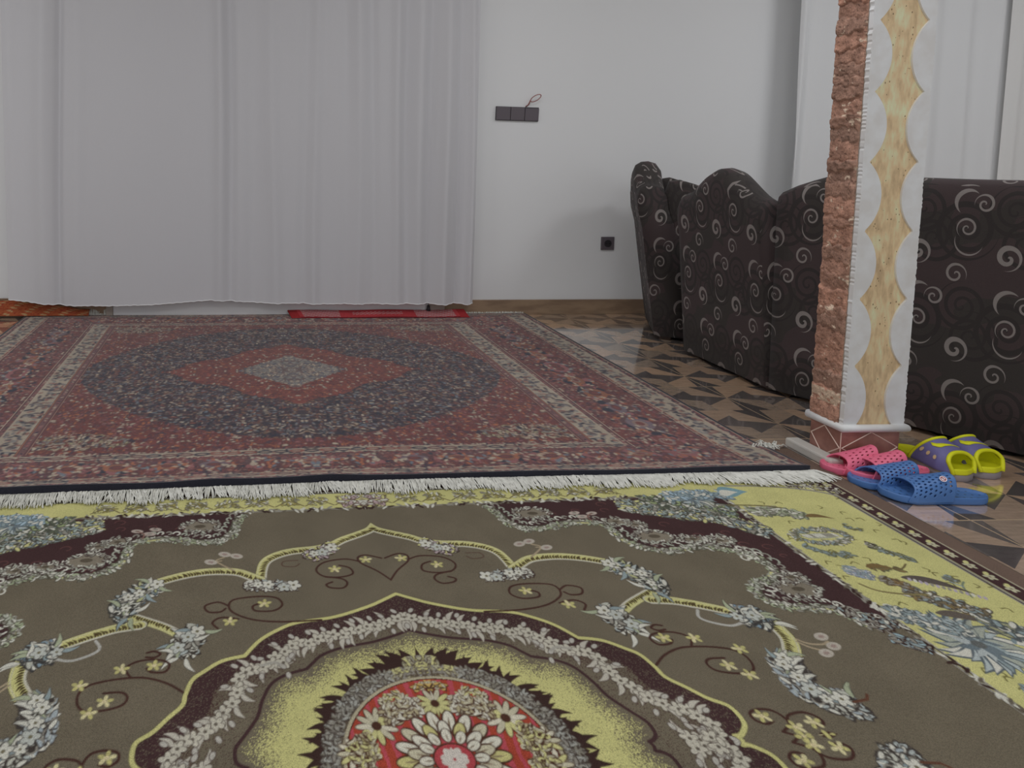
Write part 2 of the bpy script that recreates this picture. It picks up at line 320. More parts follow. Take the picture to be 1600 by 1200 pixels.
# ------------------------------------------------------------------ large green carpet in front
OL=(101,93,78); YE=(180,176,118); MA=(64,45,45); WH=(188,186,174); DK=(56,40,36); BL=(130,142,142); BR=(103,86,76); GR=(132,128,118); LY=(182,178,124); OLG=(84,82,62)
def paint_green():
    c = Canvas(1.5, 1.04, .0015, OL); XX, YY = c.XX, c.YY; R = random.Random(11)
    N = np.random.default_rng(3).random(XX.shape)
    def petals(path, spread, n, size, pal, out=DK, ar=.42, oa=1.28):
        n = int(n*1.7); size *= .66
        P = along(smooth(path), .004)
        for k in range(n):
            x, y, tx, ty = P[R.randrange(len(P))]; d = R.uniform(-1, 1)*spread
            x += -ty*d+R.uniform(-.004, .004); y += tx*d+R.uniform(-.004, .004)
            s = size*R.uniform(.6, 1.25); a = R.uniform(0, PI)
            q = R.random(); co = pal[R.randrange(len(pal))]
            if out: c.ell(x+.0008, y-.0012, s*oa, s*ar*oa*1.1, a, out)
            if q < .62: c.ell(x, y, s, s*ar, a, co)
            elif q < .85: c.leaf(x-s*math.cos(a), y-s*math.sin(a), s*2.1, s*.34, a, co)
            else: c.stroke([(x+s*math.cos(a+t)*(1-t/8), y+s*.8*math.sin(a+t)*(1-t/8)) for t in (0, .8, 1.6, 2.4, 3.2, 4)], .0032, co)
    # border
    sb = np.interp(1.04-YY, [0, .145, .155, .195, .205, .285, 1.1], [0, .055, .065, .11, .125, .46, 1.6])
    S = np.minimum(1.5-XX, sb)
    sp = smooth(TR['spand'], 3)
    poly = [(.337, .80)]+sp+[(1.04, .255), (1.10, .3), (1.10, .85), (.337, .85)]
    c.fill(c.inside(poly) & (S >= .45), MA)
    c.fill((S < .46), YE); c.fill(S < .125, GR); c.fill((S < .121) & (S > .118), DK); c.fill(S < .112, (150,146,112)); c.fill(S < .109, MA)
    c.fill(S < .066, DK); c.fill(S < .064, (150, 142, 122)); c.fill(S < .057, BR); c.fill(S < .004, (84, 72, 64))
    for d, q in ((.464, GR), (.457, (92, 86, 74)), (.453, (150, 146, 130))): c.fill((S < d) & (S > d-.005), q)
    for k in range(46):                                     # little flowers on the brown guard band
        b = .0225+k*.0425
        if b < .86: x, y = 1.4125, b
        else: continue
        c.flower(x, y, .013, 5, (170, 166, 140), (120, 110, 90), out=(70, 52, 46)); c.ell(x+.004, y+.012, .009, .005, .6, LY)
    for k in range(34):
        x = .02+k*.0425; y = .866
        if x < 1.37: c.flower(x, y, .013, 5, (170, 166, 140), (120, 110, 90), out=(70, 52, 46))
    petals([(1.29, .80), (1.37, .78), (1.41, .74)], .02, 60, .011, [LY, GR, WH])
    for k in range(300):                                    # grey flecks along the inner line
        if k % 2: x, y = 1.043+R.uniform(-.007, .007), R.uniform(0, .75)
        else: x, y = R.uniform(0, 1.04), .757+R.uniform(-.007, .007)
        a = R.uniform(0, 3); c.ell(x, y, .010, .0035, a, R.choice([DK, GR, WH, (96, 88, 76)]))
    # motifs on the yellow band
    def sprig(pts, pal, n, sz, sprd=.008, out=(92, 92, 68)): petals(pts, sprd, n, sz, pal, out)
    W = TR['wreath']
    ring = [(1.16+.072*math.cos(t), .543+.03*math.sin(t)) for t in np.linspace(0, 2*PI, 24)]
    petals(ring, .007, 110, .010, [WH, BL, GR], (94, 92, 72)); c.ell(1.16, .543, .05, .012, 0, (150, 150, 130))
    for x in np.arange(1.12, 1.205, .009): c.ell(x, .545, .004, .009, .4, R.choice([WH, GR, DK]))
    b = TR['blue']
    sprig([b[0], b[1], b[2]], [BL, (120, 130, 120)], 34, .011); sprig([b[3], b[4], b[5]], [BL, (96, 92, 72), (120, 130, 120)], 34, .011)
    sprig([(1.245, .50), (1.262, .487)], [DK, WH, GR], 14, .01); sprig([b[9], b[8]], [BL, (110, 104, 70)], 16, .008)
    sprig([b[6], b[7]], [(120, 100, 66), (96, 84, 60)], 16, .012); c.stroke(smooth([b[7], (1.19, .412), b[6], (1.262, .42)]), .004, (100, 88, 60))
    c.leaf(1.155, .416, .06, .008, -.12, (112, 92, 60)); sprig([b[10], (1.312, .355)], [BL, (104, 100, 96)], 18, .010)
    c.stroke(smooth([(1.29, .30), (1.31, .335), (1.33, .35)]), .004, (110, 120, 100)); c.stroke([(1.31, .335), (1.30, .35)], .005, BL)
    for k in range(60):
        x, y = R.uniform(1.07, 1.37), R.uniform(.02, .72); a = R.uniform(0, 3)
        c.stroke(smooth([(x, y), (x+.012*math.cos(a), y+.012*math.sin(a)), (x+.02*math.cos(a+.8), y+.016*math.sin(a+.8))]), .0028, (110, 104, 62))
    def peony(x, y, r, a0=0):
        for q in range(26):
            a = a0+q*2*PI/26+R.uniform(-.1, .1); l = r*R.uniform(.8, 1.1)
            c.leaf(x, y, l*1.08, r*.2, a, (84, 92, 96)); c.leaf(x+.002, y, l, r*.15, a, R.choice([WH, BL, (158, 166, 164), (148, 152, 140)]))
        for q in range(16):
            a = R.uniform(0, 6.3); c.leaf(x, y, r*.55, r*.1, a, R.choice([BL, (156, 162, 160), (98, 108, 112)]))
        c.ell(x, y, r*.16, r*.13, 0, (90, 92, 90))
    peony(1.145, .170, .085); petals([(1.06, .27), (1.12, .235), (1.17, .21)], .022, 110, .014, [BL, WH, (150, 160, 160)], (86, 92, 92))
    petals([(1.165, .33), (1.20, .30), (1.26, .245)], .02, 120, .014, [GR, (122, 104, 70), WH, BL, (110, 100, 80)], (78, 72, 62))
    petals([(1.10, .41), (1.135, .385)], .014, 70, .011, [WH, (150, 160, 176), BL], (110, 114, 122))
    petals([(1.15, .37), (1.19, .345)], .010, 40, .012, [GR, (120, 100, 68)], (86, 74, 56))
    c.leaf(1.20, .375, .13, .014, -.55, (84, 76, 70)); 
    for q in range(14): c.ell(1.213+q*.008, .367-q*.0055, .007, .0035, .9, R.choice([WH, GR, (160, 150, 160)]))
    c.leaf(1.155, .20+.06, .10, .013, -.5, (92, 84, 76)); c.leaf(1.22, .17, .13, .022, -.2, (112, 126, 128)); c.leaf(1.225, .165, .11, .012, -.15, WH)
    c.leaf(1.18, .12, .10, .024, -.75, (82, 88, 92)); petals([(1.22, .22), (1.27, .19), (1.33, .14)], .024, 120, .016, [BL, (100, 104, 100), WH, (140, 140, 110)], (76, 80, 80))
    petals([(1.13, .06), (1.10, .02)], .02, 50, .014, [BL, GR, WH], (86, 90, 84)); peony(1.21, .0, .07)
    c.stroke(smooth([(1.08, .36), (1.10, .335), (1.15, .32), (1.20, .315)]), .006, (120, 110, 74))
    # corner bouquet
    petals([(.72, .72), (.79, .70), (.86, .67), (.94, .65), (.99, .61), (1.035, .565)], .03, 620, .013, [WH, (150, 160, 150), GR, LY, BL], (72, 70, 62))
    petals([(.80, .735), (.95, .70), (1.02, .66)], .03, 330, .013, [GR, WH, BL, (140, 150, 110), (86, 90, 76)], (74, 76, 66))
    peony(.955, .738, .05); petals([(.88, .755), (1.0, .76), (1.07, .75)], .02, 150, .014, [(150, 168, 178), BL, WH], (90, 104, 110))
    c.leaf(1.05, .755, .09, .03, .1, (112, 140, 146)); c.leaf(1.05, .752, .06, .016, .2, WH)
    petals([(1.07, .665), (1.14, .662), (1.20, .635)], .016, 150, .015, [WH, WH, GR, (150, 156, 130)], (96, 98, 80))
    c.stroke(smooth([(1.03, .70), (1.12, .69), (1.17, .675)]), .006, (104, 96, 66)); c.leaf(1.2, .632, .07, .009, -.25, (112, 92, 60))
    c.stroke(smooth([(1.1, .80), (1.22, .79), (1.33, .76), (1.385, .72), (1.39, .66)]), .008, GR)
    for q in np.arange(.02, .72, .085):                     # small motifs on the far yellow band
        petals([(q, .80), (q+.05, .80)], .016, 34, .011, [LY, WH, GR, (150, 140, 84)], (104, 100, 66))
        c.stroke(smooth([(q-.02, .775), (q+.02, .80), (q+.06, .775)]), .004, (110, 100, 70))
    petals([(0, .80), (.06, .79)], .024, 90, .014, [WH, (170, 150, 150), LY], (96, 80, 72))
    # scrolled white edge of the corner field, with its loose curls
    c.stroke(offset(sp, .003), .022, (74, 70, 60)); c.stroke(sp, .017, (134, 134, 116)); c.stroke(offset(sp, -.003), .006, LY)
    petals(TR['spand'], .010, 420, .010, [WH, (160, 162, 148), GR, (150, 158, 130)], (78, 74, 62))
    for x, y, tx, ty in along(offset(sp, .026), .021):
        a = math.atan2(ty, tx)+R.uniform(-.5, .5); s = R.uniform(.007, .012)
        pts = [(x+s*math.cos(a+t)*(1-t/9), y+s*math.sin(a+t)*(1-t/9)) for t in np.linspace(0, 4.2, 9)]
        c.stroke(pts, .0045, R.choice([WH, (150, 154, 140), GR]))
    petals([(.95, .30), (.985, .245), (1.01, .225)], .012, 50, .012, [BL, WH, GR]); petals([(.99, .20), (1.03, .17)], .014, 40, .013, [BL, (140, 160, 164), GR])
    petals([(1.0, .255), (1.03, .235)], .014, 30, .012, [BL, WH, GR])
    for (x, y), r in zip(TR['spfl'], (.05, .03, .026, .052, .03, .034, .03, .05, .03)):
        rr = [(x+r*math.cos(t), y+r*.52*math.sin(t)) for t in np.linspace(0, 2*PI, 20)]
        c.ell(x, y, r*.95, r*.5, 0, (120, 112, 98)); petals(rr, .005, int(900*r), .009, [WH, GR, (162, 164, 150)], (60, 44, 42)); c.ell(x, y, r*.3, r*.15, 0, (84, 76, 64))
    for x, y in TR['smfl']: c.ell(x, y, .016, .008, .2, (164, 150, 140)); c.ell(x, y, .007, .004, .2, GR)
    c.stroke(smooth([(.60, .65), (.60, .67), (.62, .684)]), .004, (120, 92, 84))
    for k in range(46):
        x, y = R.uniform(.4, 1.02), R.uniform(.3, .73)
        j, i = int(y/c.res), int(x/c.res)
        if np.abs(c.C[j, i]-alb(MA, KR)).sum() < .01:
            s = R.uniform(.008, .014); c.stroke([(x+s*math.cos(t), y+s*.7*math.sin(t)) for t in np.linspace(0, 4.4, 9)], .0026, (92, 62, 60))
    # medallion
    def full(*keys): return [p for k in keys for p in TR[k] if p[1] > -.05]
    out = smooth(TR['scallop'])[:-1]+smooth(TR['scallop2'])+[(.505, -.01)]
    ins = smooth(TR['line1'])[:-1]+smooth(TR['line2'])+[(.345, -.01)]
    Mo = c.inside([(-.1, .40)]+out+[(-.1, -.01)]); Mi = c.inside([(-.1, .289)]+ins+[(-.1, -.01)])
    D = c.dist(out, .14)
    pr = np.clip((.085-D)/.06, 0, 1)**1.0
    c.fill(Mo & ~Mi & (N < .10+.75*pr*(D < .1)), (70, 50, 47)); c.fill(Mo & ~Mi & (D < .05) & (N < .9), MA)
    Di = c.dist(ins, .14)
    rad = np.hypot(XX/1.09, YY)
    c.fill(Mi & (N < np.clip((Di-.006)/.055, 0, 1)), YE); c.fill(Mi & (Di > .060), YE); c.fill(Mi & (Di > .045) & (N < .8), YE)
    c.fill(Mi & (N > .955), (108, 100, 70))
    c.stroke(ins, .0065, MA); c.stroke(out, .0095, (84, 76, 56)); c.stroke(out, .0078, YE)
    for key, n in (('garl1', 13), ('garl2', 14), ('garl3', 3)):
        P = smooth(TR[key]); 
        for x, y, tx, ty in along(P, .0185):
            x += R.uniform(-.005, .005); y += R.uniform(-.005, .005)
            c.flower(x, y, .0155, 5, (174, 169, 154), (92, 84, 74), out=(70, 58, 52))
            sgn = R.choice([-1, 1]); a = math.atan2(ty, tx)+sgn*R.uniform(.8, 1.4)
            c.leaf(x+.008*math.cos(a), y+.008*math.sin(a), .032, .0065, a, (80, 66, 60)); c.leaf(x+.009*math.cos(a), y+.009*math.sin(a), .029, .0048, a, (170, 165, 152))
        for k, (x, y, tx, ty) in enumerate(along(P, .034)):
            for sg in (-1, 1):
                a = math.atan2(ty, tx)+sg*1.2; px, py = x+.026*math.cos(a), y+.026*math.sin(a)
                if R.random() < .7: c.ell(px, py, .009, .006, a, (74, 60, 54)); c.ell(px, py, .0075, .0045, a, (164, 160, 150))
    c.stroke(smooth([(.27, .214), (.285, .222), (.31, .216)]), .006, (150, 146, 136))
    # dark flames round the centre
    for k in range(46):
        t = k/45*PI/2+R.uniform(-.02, .02); rr = .186+.006*math.sin(k*1.7)
        x, y = rr*1.09*math.cos(t), rr*math.sin(t); l = R.uniform(.034, .052); a = t+R.choice([-.6, -.35, .35, .55])
        if y > .16 and x < .09: continue
        c.leaf(x, y, l, .0074, a, DK)
    c.fill(rad < .190, DK); c.fill(rad < .189, (84, 74, 62))
    for x, y, a, l in ((.0, .195, PI/2, .05), (.022, .19, 1.3, .05), (.035, .19, 1.0, .052), (.05, .185, .9, .055), (.065, .175, .7, .05), (.0, .195, 1.8, .05), (.08, .165, .6, .05)): c.leaf(x, y, l, .013, a, DK)
    c.ell(0, .20, .036, .02, 0, (150, 146, 120)); petals([(0, .205), (.03, .20)], .012, 60, .008, [(160, 156, 130), GR, LY], (80, 68, 56)); 
    petals([(0, .183), (.05, .178), (.085, .16)], .009, 90, .008, [(158, 154, 128), LY, GR], (84, 72, 60))
    arc = [(.186*1.09*math.cos(t), .186*math.sin(t)) for t in np.linspace(-.05, PI/2-.35, 30)]
    petals(arc, .012, 300, .0085, [GR, (140, 138, 128), (120, 116, 104), (150, 150, 142)], (66, 56, 50))
    c.fill(rad < .169, (92, 82, 70))
    for t in np.arange(0, PI/2, .031): c.ell(.1655*1.09*math.cos(t), .1655*math.sin(t), .0036, .0036, 0, (160, 152, 128))
    c.fill(rad < .163, (78, 44, 38)); c.fill(rad < .161, (150, 64, 48))
    for x in np.arange(.012, .18, .0215):
        w = .0022+.003*R.random(); c.fill((rad < .161) & (np.abs(XX-x-.12*(YY-.08)) < w), (164, 72, 80))
    CR = (176, 170, 146); CD = (70, 46, 36)
    petals([(0, .148), (.03, .146)], .005, 26, .008, [CR, (176, 150, 90)], CD)
    petals([(.06, .133), (.10, .118)], .006, 18, .008, [CR, LY], CD)
    for (x, y, r) in ((.0, .108, .032), (.115, .07, .036), (.16, .022, .030), (.055, .118, .016)):
        for q in range(11):
            a = q*2*PI/11; c.ell(x+r*.62*math.cos(a), y+r*.62*math.sin(a), r*.45, r*.2, a, CD)
        for q in range(11):
            a = q*2*PI/11; c.ell(x+r*.62*math.cos(a), y+r*.62*math.sin(a), r*.40, r*.14, a, R.choice([CR, (190, 184, 164), LY]))
        c.ell(x, y, r*.24, r*.24, 0, CD)
    petals([(.03, .105), (.065, .098), (.095, .085)], .018, 150, .0085, [CR, (160, 150, 120), (190, 186, 170)], CD)
    petals([(.13, .04), (.15, .03), (.14, .0)], .018, 120, .009, [CR, LY, (160, 150, 120)], CD)
    for rr_, n_, la, lb in ((.072, 18, .020, .0105), (.055, 14, .017, .0100), (.044, 12, .012, .0085)):
        for q in range(n_):
            a = (q+.5*(n_ == 14))*2*PI/n_; x, y = rr_*1.05*math.cos(a), rr_*math.sin(a)
            c.ell(x, y, la*1.12, lb*1.25, a, CD); c.ell(x, y, la, lb*.9, a, R.choice([CR, (192, 188, 172), (192, 188, 172), (178, 172, 116)])); c.ell(x-.004*math.cos(a), y-.004*math.sin(a), la*.5, lb*.15, a, (120, 104, 84))
    c.ell(0, 0, .036, .030, 0, CD); c.ell(0, 0, .033, .027, 0, (160, 66, 70)); c.flower(0, 0, .022, 8, (188, 180, 170), rot=.2)
    # ribbon arches
    def ribbon(P, w=.027, side=1):
        P = smooth(P); c.stroke(P, w, (80, 74, 56)); c.stroke(P, w*.86, (176, 172, 150)); c.stroke(P, w*.62, YE)
        for x, y, tx, ty in along(offset(P, -side*w*.30), .0062):
            a = math.atan2(ty, tx)+side*1.25+R.uniform(-.2, .2); c.leaf(x, y, w*R.uniform(.35, .6), .0022, a, (74, 62, 40))
        c.stroke(offset(P, -side*w*.42), .004, (176, 172, 156)); c.stroke(offset(P, side*w*.42), .003, LY)
    ribbon([(-.01, .672)]+TR['rib1'][1:]); ribbon([(.300, .465), (.326, .482)]+TR['rib2'][1:]); ribbon(TR['rib2b'], .022); ribbon(TR['rib3'][:3]+TR['rib3'][5:]); ribbon([(.745, .275)]+TR['rib4'], .034)
    c.stroke(smooth(TR['loop']), .006, (160, 158, 150))
    BW = [WH, WH, (168, 168, 156), GR, (156, 162, 158)]; BB = BW+[BL, (118, 136, 146)]
    petals(TR['cl1'], .018, 75, .011, [WH, (160, 146, 146), LY], DK); petals(TR['cl2'], .013, 80, .012, BW, DK)
    petals(TR['cl3'], .026, 230, .014, BB+[(160, 160, 120)], (60, 58, 54)); petals(TR['cl4'], .024, 120, .014, BW, (62, 56, 50))
    petals(TR['cl5'], .026, 120, .015, BB, (60, 58, 56)); petals(TR['cl6'], .026, 330, .015, BW+[(150, 158, 160)], (62, 56, 52))
    for q in range(44):
        P = TR[R.choice(['cl3', 'cl6', 'cl4', 'cl5'])]; x, y = P[R.randrange(len(P))]; a = R.uniform(0, 6.3)
        c.leaf(x+.012*math.cos(a), y+.012*math.sin(a), .04, .006, a, (70, 66, 60)); c.leaf(x+.012*math.cos(a), y+.012*math.sin(a), .038, .0045, a, R.choice([WH, BL, (150, 156, 130)]))
    for key, st_ in (('cl1', .03), ('cl2', .03), ('cl3', .032), ('cl4', .026), ('cl5', .03), ('cl6', .027)):
        for x, y, tx, ty in along(TR[key], st_):
            x += R.uniform(-.008, .008); y += R.uniform(-.006, .006); r_ = R.uniform(.011, .017)
            c.flower(x, y, r_, 5, R.choice([WH, WH, (170, 172, 164)]), (108, 102, 80), out=(58, 54, 50), asp=.46)
    c.stroke([(.76, .058), (.79, .062), (.80, .072)], .005, (90, 60, 46))
    for k in ('stem1', 'stem2', 'stem3'): c.stroke(smooth(TR[k]), .0045, (150, 136, 112))
    c.stroke([(.395, .545), (.421, .542)], .004, (150, 136, 112))
    for x, y in TR['buds']: c.ell(x, y, .016, .010, .3, (164, 156, 144)); c.ell(x, y, .007, .004, .3, (142, 124, 116))
    for k in ('h1', 'h2', 'h3', 's1', 's2', 's3', 'g1', 'g2', 'g3', 'k1', 'k2', 'k3', 'k4'): c.stroke(smooth(TR[k]), .0048, (66, 44, 38))
    c.stroke(smooth(TR['h4']), .003, (84, 66, 56))
    for x, y in TR['yfl']:
        for q in range(5):
            a = q*2*PI/5+.4; c.ell(x+.0100*math.cos(a), y+.0078*math.sin(a), .0060, .0038, a, R.choice([(176, 170, 112), (168, 162, 108), (190, 182, 140)]))
        c.ell(x, y, .005, .004, 0, (190, 178, 140))
    return c

def make_green():
    c = paint_green()
    u = np.arange(-1.5, 1.5001, .0018); v = np.concatenate([np.arange(-1.04, -.07, .007), np.arange(-.07, 1.0401, .0018)])
    u = np.concatenate([[u[0]], u, [u[-1]]]); v = np.concatenate([[v[0]], v, [v[-1]]])
    U, V = np.meshgrid(u, v); C = c.sample(U, V)
    Z = .0095+.0008*np.sin(U*2.3+1)*np.sin(V*3.1); Z[0] = Z[-1] = .0005; Z[:, 0] = Z[:, -1] = .0005
    X = .355+U; Y = .98+V+.045*U*np.clip(1.35-.5*np.clip((V-.5)*2, 0, 1), .5, 1)
    o = grid_mesh('carpet', X, Y, Z, C, weave_mat('olive_carpet_pile', gain=1.0, scale=700, bump=.3))
    return tag(o, 'large olive and yellow medallion carpet in the foreground, floral scrolls and a red centre', 'carpet')
make_green()

# ------------------------------------------------------------------ persian rug
PX0, PY0, PHX, PHY = .245, 2.912, 1.53, .998
def paint_persian():
    RD=(106,60,58); RB=(116,62,54); MR=(86,54,56); NV=(44,44,56); CM=(164,150,132); PK=(132,84,84); GY=(120,116,112); ORG=(150,92,66); LB=(100,108,116); TN=(112,84,66); DN=(36,35,44)
    c = Canvas(PHX+.01, PHY+.01, .003, RD); XX, YY = c.XX, c.YY; R = random.Random(5)
    N = np.random.default_rng(8).random(XX.shape)
    dv = PHY-YY
    sv = np.interp(dv, [0,.016,.024,.056,.064,.19,.20,.235,.25,1.2], [0,.03,.045,.14,.16,.44,.47,.56,.60,1.55])
    S = np.minimum(PHX-XX, sv)
    c.fill(S < .60, MR); c.fill(S < .44, RD); c.fill((S < .40) & (S > .2) & (N < .35), RB)
    Fm = S >= .60
    navy = (XX/.94)**1.7+(YY/.69)**1.7 < 1
    dia = XX/.60+YY/.40+.05*np.sin(XX*26) < 1; core = XX/.25+YY/.21 < 1
    c.fill(Fm, (106, 58, 54)); c.fill(Fm & navy, (58, 50, 56)); c.fill(Fm & dia, (114, 62, 55)); c.fill(Fm & core, (112, 106, 102))
    def at(x, y):
        j, i = min(int(y/c.res), c.H-1), min(int(x/c.res), c.W-1); return S[j, i], navy[j, i], dia[j, i], core[j, i]
    for k in range(15000):
        x, y = R.uniform(0, PHX), R.uniform(0, PHY); s, n, d, co = at(x, y); a = R.choice([0, .4, -.4, 1.2, 1.57])
        l = R.uniform(.004, .011); w = l*R.uniform(.35, .6)
        if s >= .6:
            if co: pal = [GY, CM, (100, 84, 82), (92, 98, 108), (140, 136, 126)]
            elif d: pal = [RB, RD, ORG, (140, 76, 66), CM, (108, 48, 44)] if R.random() < .6 else [RB]
            elif n: pal = [NV, DN, DN, NV, (98, 72, 70), (110, 66, 58), CM, LB, (128, 112, 98), (90, 84, 90), TN, GY]
            else:
                dd = math.hypot((x-.82)/.22, (y-.67)/.06)
                pal = [CM, CM, GY, (150, 140, 112), TN, NV] if dd < 1 else [RD, RB, RD, (98, 48, 48), PK, CM, ORG, (84, 60, 66)]
        elif .44 <= s < .6 or s < .16: continue
        else: pal = [RD, RD, MR, PK, CM, (96, 60, 70), RB, (128, 100, 90), NV, (140, 90, 80)]
        if l > .008: c.ell(x, y, l*1.3, w*1.5, a, R.choice([NV, MR, (70, 46, 48)]))
        c.ell(x, y, l, w, a, R.choice(pal))
    def border(s0, s1, fn, step, ph=0):
        sm = (s0+s1)/2; dvm = float(np.interp(sm, [0,.03,.045,.14,.16,.44,.47,.56,.60,1.55], [0,.016,.024,.056,.064,.19,.20,.235,.25,1.2]))
        hv = float(np.interp(s1, [0,.03,.045,.14,.16,.44,.47,.56,.60,1.55], [0,.016,.024,.056,.064,.19,.20,.235,.25,1.2]))-dvm
        y = ph
        while y < PHY-dvm: fn(PHX-sm, y, (s1-s0)/2, 'v'); y += step
        x = ph
        while x < PHX-sm: fn(x, PHY-dvm, hv, 'h'); x += step
    for s0, s1 in ((.045, .14), (.465, .555)): c.fill((S > s0) & (S < s1), (152, 140, 124))
    def guard(x, y, h, o):
        for q in range(15 if o == 'v' else 4):
            t = R.uniform(-1, 1)*.85; r = R.uniform(-.032, .032)
            px, py = (x+t*h, y+r) if o == 'v' else (x+r, y+t*h)
            c.ell(px, py, .012, min(.006, h*.3), R.choice([.5, -.5, 0, 1.57]), R.choice([NV, GY, (90, 76, 74), (128, 92, 82), (84, 80, 84)]))
        if o == 'h': c.ell(x, y, .026, h*.62, 0, R.choice([NV, (96, 62, 62), (128, 70, 62)])); c.ell(x, y, .016, h*.3, 0, (136, 120, 108))
    border(.045, .14, guard, .052); border(.465, .555, guard, .052)
    def palm(x, y, h, o):
        big = R.random() < .6; e = h*R.uniform(.45, .75) if o == 'h' else h*.5
        for q in range(9):
            a = q*.7; c.ell(x+.048*math.cos(a), y+e*.95*math.sin(a), .018, max(.006, e*.35), a, R.choice([NV, MR, (84, 60, 62), PK]))
        for r_, cc in ((.8, R.choice([NV, MR])), (.78, R.choice([PK, (128, 84, 66), (104, 90, 96), RD])), (.42, R.choice([(128, 106, 98), MR])), (.25, RD)): c.ell(x, y, .05*r_*(1.2 if big else .8), e*r_, 0, cc)
        for q in range(30):
            a = R.uniform(0, 6.3); px, py = x+R.uniform(.02, .08)*math.cos(a), y+(h*R.uniform(.3, .85))*math.sin(a); c.ell(px, py, .010, .005, R.uniform(0, 3), R.choice([CM, CM, PK, LB, ORG]))
    border(.17, .43, palm, .15, .02)
    for s0, s1, q in ((0,.013,(34,34,42)),(.013,.017,CM),(.030,.034,NV),(.041,.045,CM),(.139,.144,(150,110,90)),(.150,.154,CM),(.160,.164,NV),(.436,.441,CM),(.446,.462,(104,74,72)),(.460,.465,CM),(.555,.559,(150,100,76)),(.563,.585,(100,72,72)),(.590,.594,(140,110,96))): c.fill((S > s0) & (S < s1), q)
    for k in range(1600):
        s = R.choice([.023, .037, .147, .454, .574]); 
        if R.random() < .4: x, y = PHX-s, R.uniform(0, PHY)
        else: x, y = R.uniform(0, PHX), PHY-float(np.interp(s, [0,.03,.045,.14,.16,.44,.47,.56,.60,1.55], [0,.016,.024,.056,.064,.19,.20,.235,.25,1.2]))
        c.ell(x, y, .006, .003, R.uniform(0, 3), R.choice([CM, RD, NV, PK]))
    return c
def edge_z(x):           # the near edge of the rug ripples and lifts a little
    return .019+.005*np.clip((.4-x)/1.2, 0, 1)+.006*np.exp(-((x+.08)/.10)**2)+.005*np.exp(-((x-.28)/.08)**2)+.002*np.sin(x*9)
def make_persian():
    c = paint_persian()
    u = np.linspace(-PHX, PHX, 1000); v = np.linspace(-PHY, PHY, 660)
    u = np.concatenate([[u[0]], u, [u[-1]]]); v = np.concatenate([[v[0]], v, [v[-1]]])
    U, V = np.meshgrid(u, v); C = c.sample(U, V)
    X = PX0+U; Y = PY0+V; near = np.exp(-(V+PHY)/.05); lapped = 1/(1+np.exp((Y-2.08)/.02))
    fr = np.interp(X, [-.69, .44, 1.76], [.104, .044, .017]); Y = Y-fr*((PHY-V)/(2*PHY))
    Z = .011+lapped*.011+near*(edge_z(X)-.006); Z += .001*np.sin(X*5)*np.sin(Y*7)
    low = .0005+lapped*.0115; e = np.zeros(Z.shape, bool); e[0] = e[-1] = True; e[:, 0] = e[:, -1] = True
    Z = np.where(e, low, Z); C[e] = alb((34, 34, 42), KR); C[1, :] = alb((34, 34, 42), KR); C[2, :] = alb((34, 34, 42), KR); C[3, :] = C[4, :] = alb((36, 36, 44), KR)
    root = thing('rug', 'red and navy rug with a diamond medallion, white fringe lying over the olive carpet', 'rug', (PX0, PY0, 0))
    o = grid_mesh('rug_pile', X-PX0, Y-PY0, Z, C, weave_mat('wool_rug_pile', sheen=.25, scale=500, bump=.4, gain=1.0), root)
    # fringe: cotton threads off both short ends
    wh = mat('cotton_fringe', (186, 185, 178), .9, .1, k=.6, var=(60, (168, 167, 160)))
    R = random.Random(2); V_, F_ = [], []
    x = -1.27; drift = 0
    while x < 1.775:
        drift = .9*drift+R.gauss(0, .0035); L = .062+R.uniform(-.008, .008)+.008*math.sin(x*17)+.006*math.sin(x*41); 
        y0 = PY0-PHY+.004-float(np.interp(x, [-.69, .44, 1.76], [.104, .044, .017])); z0 = .0165; j = R.gauss(0, .005)
        pts = [(x, y0, z0), (x+.2*drift+j*.3, y0-L*.3, z0+.004+R.uniform(-.002, .005)), (x+.6*drift+j, y0-L*.68, .017+R.uniform(0, .006)), (x+drift+2*j, y0-L, .012+R.uniform(0, .005))]
        if x > 1.4: pts = [(p[0]+(x-1.4)*.12*(i/3), p[1]-.0, p[2]) for i, p in enumerate(pts)]
        tube([(p[0]-PX0, p[1]-PY0, p[2]) for p in pts], [.0024, .0023, .0021, .0010], 3, V_, F_, False); x += .0015
    f = link_mesh('fringe', V_, F_, wh, root); tag(f, 'brushed white fringe along the near end', kind='stuff')
    V_, F_ = [], []; x = -1.27
    while x < 1.765:
        y0 = PY0+PHY-.002; up = x < -.45 and math.sin(x*60+2*math.sin(x*9)) > -.5
        h = (.028+.030*abs(math.sin(x*31+1)))*(1 if x < -.75 else .5) if up else .007+R.uniform(0, .006)
        j = R.gauss(0, .006)
        pts = [(x, y0, .010), (x+j*.5, y0+.008, .012+h*.5), (x+j, y0+.014, .012+h)]
        tube([(p[0]-PX0, p[1]-PY0, p[2]) for p in pts], [.0026, .0024, .001], 3, V_, F_, False); x += .0042
    f = link_mesh('fringe', V_, F_, wh, root); tag(f, 'short crumpled fringe pushed against the wall', kind='stuff')
make_persian()
